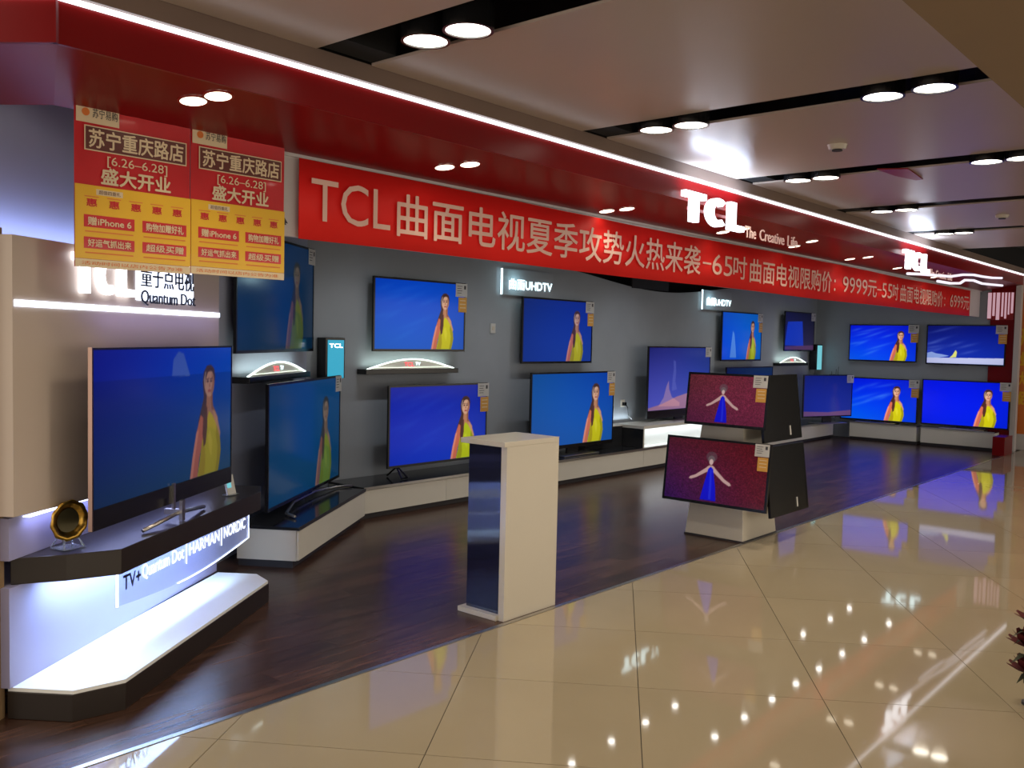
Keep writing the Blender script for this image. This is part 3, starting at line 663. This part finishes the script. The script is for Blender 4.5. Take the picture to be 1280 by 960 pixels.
tv((15.28, 5.745), (15.28, 4.655), 1.29, 1.895, 'T12', 'upper left vivid blue television on the far end wall, woman in yellow', wall=.005)
tv((15.28, 4.515), (15.28, 3.38), 1.275, 1.90, 'T13', 'upper right far wall television showing white sand and a dark sky', wall=.005)
tv((15.2, 5.82), (15.2, 4.585), .315, 1.02, 'T14', 'lower left vivid blue television on low far cabinet', 'plate', .292)
tv((15.2, 4.525), (15.2, 3.27), .325, 1.04, 'T15', 'lower right vivid blue television on low far cabinet by the red column', 'plate', .292)
# rose edge strip of the left television
# ---- freestanding tapered display stand with four screens
st = thing('display_stand', 'white tapered freestanding display stand at the edge of the walkway', 'display stand', (6.77, 3.45, 0))
def frustum(mb, a0, a1, b0, b1, z0, z1):
    v = [(a0[0], a0[1], z0), (a1[0], a0[1], z0), (a1[0], a1[1], z0), (a0[0], a1[1], z0), (b0[0], b0[1], z1), (b1[0], b0[1], z1), (b1[0], b1[1], z1), (b0[0], b1[1], z1)]
    return mb.add(v, [(0, 3, 2, 1), (4, 5, 6, 7), (0, 1, 5, 4), (1, 2, 6, 5), (2, 3, 7, 6), (3, 0, 4, 7)])
frustum(MB(), (-.30, -.255), (.29, .25), (-.16, -.15), (.16, .15), .012, 1.28).build('body', 'white', st, bevel=.003)
MB().box((-.305, -.26, 0), (.295, .255, .012)).build('base_plate', 'kick', st)
for z, xx in ((1.08, -.19), (.52, -.245)): MB().box((xx - .10, -.10, z - .08), (xx + .02, .10, z + .08)).build('screen_bracket', 'metal', st)
for z, yy in ((1.03, -.16), (.50, -.22)): MB().box((-.10, yy - .10, z - .08), (.10, yy + .02, z + .08)).build('screen_bracket', 'metal', st)
tl = R(-7)
tv((6.415, 3.705), (6.415, 3.015), .895, 1.31, 'D1', 'upper small television on the white stand, woman in blue gown on maroon', tilt=tl, wall=0, ts=.72, over=-.012)
tv((6.335, 3.84), (6.335, 2.95), .285, .80, 'D2', 'lower larger television on the white stand, woman in blue gown on maroon', tilt=tl, wall=0, ts=.72, over=-.012)
tv((6.52, 3.07), (7.21, 3.07), .785, 1.305, None, 'upper black switched off television on the walkway side of the stand', tilt=tl, wall=0, tags='', off=True)
tv((6.52, 2.995), (7.22, 2.995), .215, .755, None, 'lower black switched off television on the walkway side of the stand', tilt=tl, wall=0, tags='', off=True)

# ================================================================== LEFT DISPLAY UNIT
YU = R(34)
un = thing('display_unit', 'glowing left display unit with beige back panel, taupe counter slab and lit white base', 'display unit', (1.42, 3.78, 0))
U0 = Vector((1.42, 3.78)); 
def L2(x, y): return (x - 1.42, y - 3.78)
out = [(1.395, 3.80), (1.555, 3.585), (1.755, 3.555), (3.03, 4.425), (3.07, 4.60), (2.93, 4.79)]
poly = [L2(*p) for p in out]
MB().prism(poly, 0, .11).build('base', 'slab', un, bevel=.003)
MB().prism([(a * .992 + .004, b * .992 + .002) for a, b in poly], .11, .125).build('base_top', 'lit_white', un)
slab_pts = [(1.45, 3.94), (1.60, 3.74), (1.80, 3.69), (3.00, 4.49), (3.09, 4.63), (2.93, 4.80), (1.42, 3.79)]
slab_pts = [(1.42, 3.80), (1.59, 3.735), (1.60, 3.735), (1.80, 3.685), (3.02, 4.50), (3.13, 4.66), (2.99, 4.83)]
slab_pts = [(1.42, 3.83), (1.60, 3.74), (1.80, 3.685), (3.02, 4.50), (3.13, 4.66), (2.99, 4.84)]
MB().prism([L2(*p) for p in slab_pts], .525, .632).build('counter_slab', 'slab', un, bevel=.003)
Mu = Matrix.Rotation(YU, 4, 'Z')
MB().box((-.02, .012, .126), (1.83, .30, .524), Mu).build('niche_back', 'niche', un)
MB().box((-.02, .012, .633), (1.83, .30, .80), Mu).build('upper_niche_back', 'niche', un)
# back panel with gently bowed lower edge
N = 16; bot = [(-.05 + 1.80 * i / N, .815 - .02 * math.sin(math.pi * i / N)) for i in range(N + 1)]
MB().vprism(bot + [(1.75, 1.915), (-.05, 1.90)], -.03, .30, Mu).build('back_panel', 'beige', un)
MB().box((-.04, -.036, 1.628), (1.75, -.028, 1.653), Mu).build('led_bar', 'led_blue', un)
MB().box((.06, -.02, .792), (1.70, .008, .797), Mu).build('under_light', 'led_blue', un)
MB().box((.15, -.03, .517), (1.7, .008, .523), Mu).build('slab_light', 'led_blue', un)
lamp('unit_glow', 'AREA', (1.42 + .86 * math.cos(YU) + .10 * math.sin(YU), 3.78 + .86 * math.sin(YU) - .10 * math.cos(YU), .515), 13.0, (.46, .66, 1), 1.4, .12, rot=(0, 0, YU))
lamp('unit_glow_upper', 'AREA', (1.42 + .86 * math.cos(YU) + .02 * math.sin(YU), 3.78 + .86 * math.sin(YU) - .02 * math.cos(YU), .785), 1.3, (.42, .48, 1), 1.6, .03, rot=(0, 0, YU))
lamp('unit_glow_top', 'AREA', (1.42 + .86 * math.cos(YU) - .2 * math.sin(YU), 3.78 + .86 * math.sin(YU) + .2 * math.cos(YU), 1.95), 1.9, (.46, .54, 1), 1.7, .05, rot=(R(100), 0, YU))
MB().box((-.0, .19, 1.901), (1.7, .22, 1.915), Mu).build('top_light', 'led_blue', un)
lamp('panel_tint_lamp', 'AREA', (1.42 + 1.15 * math.cos(YU) + .14 * math.sin(YU), 3.78 + 1.15 * math.sin(YU) - .14 * math.cos(YU), 1.60), .4, (.45, .42, 1), 1.3, .04, rot=(R(75), 0, YU))  # added violet lamp facing the panel, tints its right half
# halo lettering on the panel
Lx = thing('backlit_lettering', 'white glowing lettering with dark strokes on the beige panel below the posters', 'sign', (1.42, 3.78, 0), YU)
text('量子点电视', .86, 1.40, 1.755, 1.87, -.050, 'dark_letters', 'lettering', Lx, .0, .006)
MB().box((.84, -.037, 1.69), (1.42, -.031, 1.89)).build('glow_field', 'led_blue', Lx)
text('Quantum', .86, 1.22, 1.665, 1.74, -.050, 'dark_letters', 'lettering', Lx, .0, .006); text('Dot', 1.26, 1.42, 1.68, 1.74, -.050, 'dark_letters', 'lettering', Lx, .0, .006)
m = MB(); add_tcl(m, .32, .46, 1.70, .17, -.06, -.035); m.build('letter', 'letters', Lx)
# hanging acrylic fin below the slab
fi = thing('acrylic_fin', 'blue lit acrylic strip with white lettering hanging under the left counter slab', 'sign', (1.88, 3.895, 0), R(34))
N = 18; L0 = 1.43; arc_ = [(L0 * i / N, .325 - .045 * math.sin(math.pi * i / N)) for i in range(N + 1)]
MB().vprism(arc_ + [(L0, .524), (0, .524)], 0, .008).build('acrylic_sheet', 'fin', fi)
MB().tube([(0, -.004, .524), (0, -.004, .325)], .006, 6).build('lit_edge', 'led', fi)
MB().tube([(x, -.004, z) for x, z in arc_[7:]] + [(L0, -.004, .524)], .0028, 6).build('lit_edge', 'led_blue', fi)
text('TV+', .05, .20, .385, .45, -.004, 'dark_letters', 'lettering', fi, .03)
text('Quantum', .215, .47, .385, .46, -.004, 'letters_soft', 'lettering', fi, .02)
text('Dot', .50, .62, .395, .46, -.004, 'letters_soft', 'lettering', fi, .02)
text('HARMAN', .68, 1.03, .395, .455, -.004, 'letters_soft', 'lettering', fi, .03)
text('NORDIC', 1.09, 1.38, .395, .455, -.004, 'letters_soft', 'lettering', fi, .04)
for x in (.645, 1.055): MB().box((x, -.006, .36), (x + .005, -.002, .50)).build('divider', 'letters_soft', fi)
# post at the far left
struct(MB().box((-.05, -.05, 0), (.05, .05, 1.93), None).build('trim_4', 'beam')).matrix_world = Matrix.Translation((1.325, 3.835, 0)) @ Matrix.Rotation(R(34), 4, 'Z')

# ornamental plate on its stand
pl = thing('ornamental_plate', 'gold rimmed round plate on a clear stand at the left end of the counter', 'plate', (1.655, 3.84, .635), R(12))
n = 40; m = MB(); prof = [(.0, .012), (.052, .012), (.060, .004), (.070, -.002), (.084, -.006), (.086, .0), (.070, .010), (.0, .018)]
ctr = (0, 0, .115); v = []; f = []
for k in range(n):
    a = 2 * math.pi * k / n; wob = 1 + .03 * math.sin(10 * a)
    for r_, yy in prof: v.append((r_ * wob * math.cos(a), yy, ctr[2] + r_ * wob * math.sin(a)))
P_ = len(prof)
for k in range(n):
    for j in range(P_ - 1):
        a = k * P_ + j; b = ((k + 1) % n) * P_ + j; f.append((a, b, b + 1, a + 1))
m.add(v, f).build('rim', 'gold', pl, smooth=True)
MB().cyl((0, -.115), .050, -.009, -.011, 30, Matrix.Rotation(math.pi / 2, 4, 'X') @ Matrix.Scale(-1, 4, (0, 0, 1)) if False else Matrix(((1, 0, 0, 0), (0, 0, 1, .018), (0, -1, 0, 0), (0, 0, 0, 1)))).build('centre', 'gold_dark', pl)
for s_ in (-1, 1):
    MB().tube([(s_ * .045, -.03, .004), (s_ * .035, -.014, .034), (s_ * .03, .03, .05), (s_ * .05, .05, .004)], .004, 6).build('stand_wire', 'acrylic', pl)
MB().box((-.05, -.035, 0), (.05, .05, .004)).build('stand_base', 'acrylic', pl)
# small clear card block
cb = thing('card_holder', 'small tilted clear card holder on the right end of the taupe counter slab', 'card holder', (2.83, 4.50, .635), R(20))
m = MB().box((-.035, -.006, 0), (.035, .006, .11), Matrix.Rotation(R(-14), 4, 'X')); m.build('card', 'paper', cb)
MB().box((-.03, -.0075, .04), (.005, -.0065, .10), Matrix.Rotation(R(-14), 4, 'X')).build('printed_block', 'cyan_panel2', cb)
MB().box((-.04, -.02, 0), (.04, .03, .005)).build('holder_base', 'acrylic', cb)

# ================================================================== LOW CABINETS
def cabinet(P, length, depth, yaw, label, h=.2495, m='cab', kick=.045, group='low white cabinets along the wall', side=None):
    t = thing('low_cabinet', label, 'cabinet', (P[0], P[1], 0), yaw, group)
    MB().box((.003, .014, kick), (length - .003, depth, h)).build('body', m, t)
    MB().box((.002, -.004, kick + .004), (length - .002, .012, h - .006)).build('door', m, t, bevel=.002)
    MB().box((.0, .035, 0), (length, depth - .01, kick)).build('kick_plate', 'kick', t)
    return t
cabinet((3.60, 4.935), 1.57, .42, YU, 'angled low white cabinet beside the glowing left unit')
cx_ = [(4.93, 5.90, 'short low white cabinet just after the wall corner'), (5.90, 7.55, 'long low white cabinet ending behind the white plinth'), (7.55, 9.21, 'long low white cabinet right of the white plinth'),
       (9.21, 10.9, 'low white cabinet under the raised lit block'), (10.9, 12.6, 'low white cabinet hidden behind the display stand'), (12.6, 15.02, 'low white cabinet running into the far corner')]
for a, b, l in cx_: cabinet((a, 5.86), b - a, .47, 0, l)
for y, l in ((5.60, 'left low white cabinet under the far end wall televisions'), (4.48, 'right low white cabinet under the far end wall televisions')):
    c_ = cabinet((15.06, y), 1.06, .27, -math.pi / 2, l, h=.275)
    MB().box((.0, -.01, .275), (1.06, .27, .29)).build('worktop', 'glasstop', c_); MB().box((0, -.014, .274), (1.06, -.010, .291)).build('metal_edge', 'metal', c_)
ct = thing('counter_top', 'continuous dark glass counter top with bright metal edge along the wall', 'counter top', (4.93, 5.86, .25))
MB().box((.0, -.005, 0), (10.11, .475, .02)).build('glass_top', 'glasstop', ct); MB().box((0, -.012, .0), (10.11, -.005, .022)).build('metal_edge', 'metal', ct)
ct2 = thing('counter_top', 'short dark glass top on the angled cabinet beside the left unit', 'counter top', (3.60, 4.935, .25), YU)
MB().box((-.003, -.005, 0), (1.575, .43, .02)).build('glass_top', 'glasstop', ct2); MB().box((-.003, -.010, .0), (1.575, -.005, .022)).build('metal_edge', 'kick', ct2)
# raised block
rb = thing('raised_block', 'raised counter block with glowing white recess and dark glossy side', 'display block', (9.21, 5.87, .272))
MB().box((0, -.005, .225), (2.1, .44, .26)).build('block_top', 'cab', rb)
MB().box((0, 0, 0), (.02, .44, .225)).build('dark_side', 'glasstop', rb); MB().box((2.08, 0, 0), (2.1, .44, .225)).build('dark_side', 'glasstop', rb)
MB().box((.0, -.004, 0), (.022, 0, .225)).build('white_edge', 'white', rb)
MB().box((.02, .12, 0), (2.08, .14, .225)).build('recess_back', 'lit_white', rb)
MB().box((.02, .0, 0), (2.08, .12, .004)).build('recess_floor', 'lit_white', rb)
MB().box((.03, .085, .212), (2.07, .105, .222)).build('recess_light', 'led', rb)
lamp('recess_glow', 'AREA', (10.26, 5.93, .49), 2.2, (.85, .95, 1), 2.0, .05)
# dark rear riser left of the block (black glossy shelf on the counter)
rr = thing('black_riser', 'low black glossy riser on the counter left of the raised block', 'riser', (8.45, 6.16, .272))
MB().box((0, 0, 0), (.75, .17, .245)).build('riser_body', 'glasstop', rr); MB().box((0, -.003, .245), (.75, .17, .255)).build('riser_top', 'cab', rr)
lamp('counter_wash', 'AREA', (9.15, 6.30, .56), 1.2, (.82, .95, 1), .95, .04, rot=(math.pi, 0, 0))

# ================================================================== WHITE PLINTH
pt = thing('plinth', 'tall white plinth with dark blue glossy side at the edge of the tiles', 'plinth', (3.70, 3.215, 0))
MB().box((0, 0, .0), (.455, .042, .957)).build('front_panel', 'white', pt, bevel=.002)
MB().box((-.02, .0, .957), (.455, .33, .985)).build('top', 'white', pt, bevel=.002)
MB().box((-.02, .042, .0), (.455, .33, .028)).build('bottom', 'white', pt, bevel=.002)
MB().box((.02, .042, .028), (.45, .30, .957)).build('dark_body', 'dglass', pt)

# ================================================================== WALL FITTINGS
def arc_shelf(P, yaw, W, label):
    t = thing('arc_light_shelf', label, 'wall light', (P[0], P[1], 1.195), yaw)
    MB().box((-W / 2, -.13, 0), (W / 2, .0, .045)).build('shelf', 'black', t, bevel=.003)
    n = 24; pts = [(-W * .47 + W * .94 * i / n, -.10, .045 + .09 * math.sin(math.pi * i / n)) for i in range(n + 1)]
    MB().tube(pts, .007, 6).build('arc_light', 'arc', t)
    MB().vprism([(x, z) for x, _, z in pts], -.095, -.09).build('arc_plate', 'cab', t)
    text('TCL', -.10, .02, .068, .105, -.099, 'red_glow', 'lettering', t, .02)
    text('TV', .04, .10, .075, .105, -.099, 'letters_cyan', 'lettering', t, .02)
    a = yaw; lamp('arc_glow', 'AREA', (P[0] + .07 * math.sin(a), P[1] - .07 * math.cos(a), 1.25), 1.3, (.82, 1, .88), W * .9, .06, rot=(math.pi, 0, yaw))
    return t
arc_shelf((5.82, 6.345), 0, 1.16, 'glowing arc shelf under the bright blue wall television by the plinth')
arc_shelf((3.96, 5.845), YU, 1.22, 'glowing arc shelf under the dim wall television behind the posters')
arc_shelf((14.22, 6.345), 0, 1.06, 'farthest small glowing arc shelf near the corner')
def lightbox(P, W, z0, z1, label, m='cyan_panel', txt=True, d=.12):
    t = thing('light_box', label, 'light box', (P[0], P[1], z0))
    MB().box((0, 0, 0), (W, d, z1 - z0)).build('case', 'black', t, bevel=.003)
    MB().box((.02, -.004, .0), (W - .015, 0, z1 - z0 - .02)).build('lit_panel', m, t)
    if txt: text('TCL', .035, W - .03, z1 - z0 - .085, z1 - z0 - .05, -.006, 'letters', 'lettering', t, .03)
    return t
lightbox((4.80, 6.22), .205, 1.17, 1.515, 'small upright cyan light box on the wall between first televisions')
lightbox((15.06, 6.2), .22, 1.12, 1.55, 'far upright pale cyan light box in the corner', 'cyan_panel2', False)
def hang_sign(P, W, H, label):
    t = thing('glass_sign', label, 'sign', P)
    MB().box((0, .085, 0), (.016, .10, H)).build('bright_edge', 'letters_cyan', t)
    MB().box((.018, .092, 0), (W, .10, H)).build('sheet', 'wall', t)
    text('曲面UHDTV', .12, W - .02, H * .22, H * .64, .085, 'letters_cyan', 'lettering', t, .02)
    lamp('sign_glow', 'POINT', (P[0] + .2, P[1] - .0, P[2] + H / 2), .8, (.6, .95, 1), .05)
    return t
hang_sign((7.11, 6.22, 1.995), .86, .27, 'glowing cyan lettered sign above the violet blue wall television')
hang_sign((11.30, 6.22, 2.0), .86, .27, 'glowing cyan lettered sign above the two figure wall television')
# illuminated signs on the wall top that show only as reflections in the tiles
for x, l in ((9.6, 'glowing letters high on the back wall, mirrored in the tiles'), ):
    t = thing('high_sign', l, 'sign', (x, 6.34, 2.50)); m = MB(); add_tcl(m, 0, .6, 0, .17, -.03, 0); m.build('letter', 'letters_cyan', t)
    text('TV', .66, .86, .03, .15, -.02, 'letters_cyan', 'lettering', t, .02)
    MB().box((0, .0, -.30), (.86, .02, .2)).build('support_panel', 'matte_black', t)
# end wall high sign
t = thing('high_sign', 'glowing letters above the far end wall, mirrored in the tiles', 'sign', (15.34, 5.05, 2.50), -math.pi / 2)
m = MB(); add_tcl(m, 0, .6, 0, .17, -.03, 0); m.build('letter', 'letters_cyan', t)
# wall socket
sw = thing('wall_socket', 'small white wall socket between two wall televisions', 'socket', (6.99, 6.335, 1.59))
MB().box((0, 0, 0), (.075, .015, .10)).build('plate', 'paper', sw, bevel=.003); MB().box((.02, -.003, .03), (.055, 0, .07)).build('switch', 'white', sw)
sw = thing('wall_socket', 'white wall socket with black plug above the raised block', 'socket', (9.42, 6.335, .72))
MB().box((0, 0, 0), (.08, .015, .09)).build('plate', 'cab', sw, bevel=.003)
MB().box((.02, -.04, .02), (.06, 0, .06)).build('plug', 'black', sw); MB().tube([(.04, -.04, .04), (.05, -.06, .0), (.09, -.05, -.10), (.2, -.03, -.16)], .005, 6).build('cable', 'black', sw)
# leaflet holder on the counter behind the plinth
lh = thing('leaflet_holder', 'black wire leaflet holder with white sheet on the counter behind the plinth', 'leaflet holder', (6.98, 5.96, .285), R(-12))
Mt = Matrix.Rotation(R(-25), 4, 'X')
MB().box((-.16, 0, .0), (.16, .006, .26), Mt).build('sheet', 'paper', lh)
MB().tube([(-.17, -.004, .0), (-.17, -.004, .27), (.17, -.004, .27), (.17, -.004, .0), (-.17, -.004, .0)], .009, 6, Mt).build('frame', 'black', lh)
MB().tube([(-.22, .06, .25), (-.20, .02, .10), (-.15, -.04, .0)], .008, 6).build('side_leg', 'black', lh)
MB().box((-.18, -.02, 0), (.18, .12, .006)).build('base', 'black', lh)
for k in range(5): MB().box((-.11, -.002, .20 - .03 * k), (.10 - .03 * (k % 2), -.0008, .205 - .03 * k), Mt).build('printed_line', 'ink', lh)
# bottles / plant in the far corner
vp = thing('corner_vase', 'clear vase with a thin dark plant in the far corner of the counter', 'vase', (15.18, 5.93, .272))
m = MB(); n = 14; prof = [(.035, 0), (.045, .05), (.04, .14), (.028, .24), (.034, .30)]
v = [(r_ * math.cos(2 * math.pi * k / n), r_ * math.sin(2 * math.pi * k / n), z) for r_, z in prof for k in range(n)]
f = [(j * n + k, j * n + (k + 1) % n, (j + 1) * n + (k + 1) % n, (j + 1) * n + k) for j in range(4) for k in range(n)] + [tuple(reversed(range(n)))]
m.add(v, f).build('vase_body', 'acrylic', vp, smooth=True)
for k in range(5):
    a = k * 1.3; MB().tube([(0, 0, .05), (.02 * math.cos(a), .02 * math.sin(a), .4), (.06 * math.cos(a), .06 * math.sin(a), .75 + .04 * k)], .004, 5).build('stem', 'leaf', vp)
    m = MB()
    for q in range(6):
        z = .45 + .06 * q; c_, s_ = math.cos(a + q), math.sin(a + q); o_ = (.03 * math.cos(a), .03 * math.sin(a))
        m.add([(o_[0], o_[1], z), (o_[0] + .05 * c_ - .015 * s_, o_[1] + .05 * s_ + .015 * c_, z + .03), (o_[0] + .09 * c_, o_[1] + .09 * s_, z + .01), (o_[0] + .05 * c_ + .015 * s_, o_[1] + .05 * s_ - .015 * c_, z + .025)], [(0, 1, 2, 3)])
    m.build('leaf_spray', 'leaf', vp)

# ================================================================== FAR RIGHT AND WALKWAY THINGS
rc = tag(MB().box((14.55, 3.17, 0), (15.02, 3.33, .27)).build('red_box', 'red', bevel=.004), 'low glossy red block at the foot of the far red column', 'block')
pb = thing('poster_stand', 'tall white framed orange poster board at the right edge behind the red column', 'poster stand', (15.62, 3.315, 0), -math.pi / 2)
MB().box((0, 0, 0), (.9, .05, 2.80)).build('board', 'white_board', pb, bevel=.01)
MB().box((.045, -.004, .25), (.85, 0, 2.55)).build('printed_sheet', 'p_orange', pb)
MB().box((.045, -.004, .10), (.83, 0, .22)).build('footer', 'paper', pb)
text('开', .07, .15, 1.6, 1.85, -.006, 'p_yel', 'lettering', pb, .03); text('业', .07, .15, 1.3, 1.5, -.006, 'p_yel', 'lettering', pb, .03); text('大', .07, .15, 1.0, 1.2, -.006, 'p_yel', 'lettering', pb, .03); text('促', .07, .15, .7, .9, -.006, 'p_yel', 'lettering', pb, .03)
# pipes under the high black ceiling
for k, (a, b) in enumerate((((12.2, 2.9, 3.1), (18, 1.2, 3.1)), ((12.6, 3.1, 3.0), (18, 2.6, 3.05)))):
    tag(MB().tube([a, b], .015, 6).build('ceiling_pipe', 'metal'), ['longer thin pipe under the black far ceiling', 'lower thin pipe under the black far ceiling near the canopy'][k], 'pipe')
# smoke detectors
for (x, y, l) in ((5.38, 2.14, 'white smoke detector on the ceiling panel left of the red arrow'), (9.0, 2.07, 'farther faint smoke detector on the last ceiling panels')):
    t = thing('smoke_detector', l, 'smoke detector', (x, y, 2.73))
    MB().cyl((0, 0), .048, -.028, 0, 20, r1=.058).build('body', 'white', t); MB().cyl((0, 0), .03, -.036, -.028, 16).build('sensor', 'kick', t)
ar = tag(MB().prism([(6.22, 2.20), (6.31, 2.03), (6.76, 2.07), (6.77, 2.12), (6.52, 2.18)], 2.719, 2.727).build('red_marker', 'red_lip'), 'flat dark red pointed marker on the ceiling by the third light slot', 'marker')
# dark red flower basket at the right edge (nearer walkway)
fl = thing('flower_basket', 'dark red artificial flowers cut off by the right edge of the photo', 'flowers', (4.46, .82, 0))
rg = random.Random(5)
MB().cyl((0, 0), .035, 0, .012, 20).build('stand_base', 'kick', fl); MB().cyl((0, 0), .018, .012, .34, 10).build('stand_pole', 'leaf', fl)
def blossom(c0, r_):
    m = MB()
    for ring, (nn, tilt_) in enumerate(((5, .2), (7, .7), (9, 1.15))):
        for k in range(nn):
            a = 2 * math.pi * k / nn + ring; d = Vector((math.cos(a) * math.sin(tilt_), math.sin(a) * math.sin(tilt_), math.cos(tilt_)))
            s_ = Vector((-math.sin(a), math.cos(a), 0)); b_ = Vector(c0)
            m.add([b_, b_ + d * r_ * .6 + s_ * r_ * .32, b_ + d * r_ * 1.05 + s_ * r_ * .1, b_ + d * r_ * 1.1 - s_ * r_ * .12, b_ + d * r_ * .6 - s_ * r_ * .32], [(0, 1, 2, 3, 4)])
    return m
for (x, y, z) in ((-.0, .02, .245), (.05, -.05, .27), (-.0, .01, .13), (.04, -.02, .15), (.02, -.06, .36), (.06, .0, .34)):
    blossom((x, y, z), .075 + rg.random() * .02).build('blossom', 'petal', fl)
m = MB()
for k in range(26):
    a = rg.random() * 6.28; z = .08 + rg.random() * .25; L = .06 + rg.random() * .04; c_, s_ = math.cos(a), math.sin(a)
    m.add([(0, 0, z), (L * .5 * c_ - .02 * s_, L * .5 * s_ + .02 * c_, z + .01), (L * c_, L * s_, z - .03), (L * .5 * c_ + .02 * s_, L * .5 * s_ - .02 * c_, z + .01)], [(0, 1, 2, 3)])
m.build('foliage', 'leaf', fl)
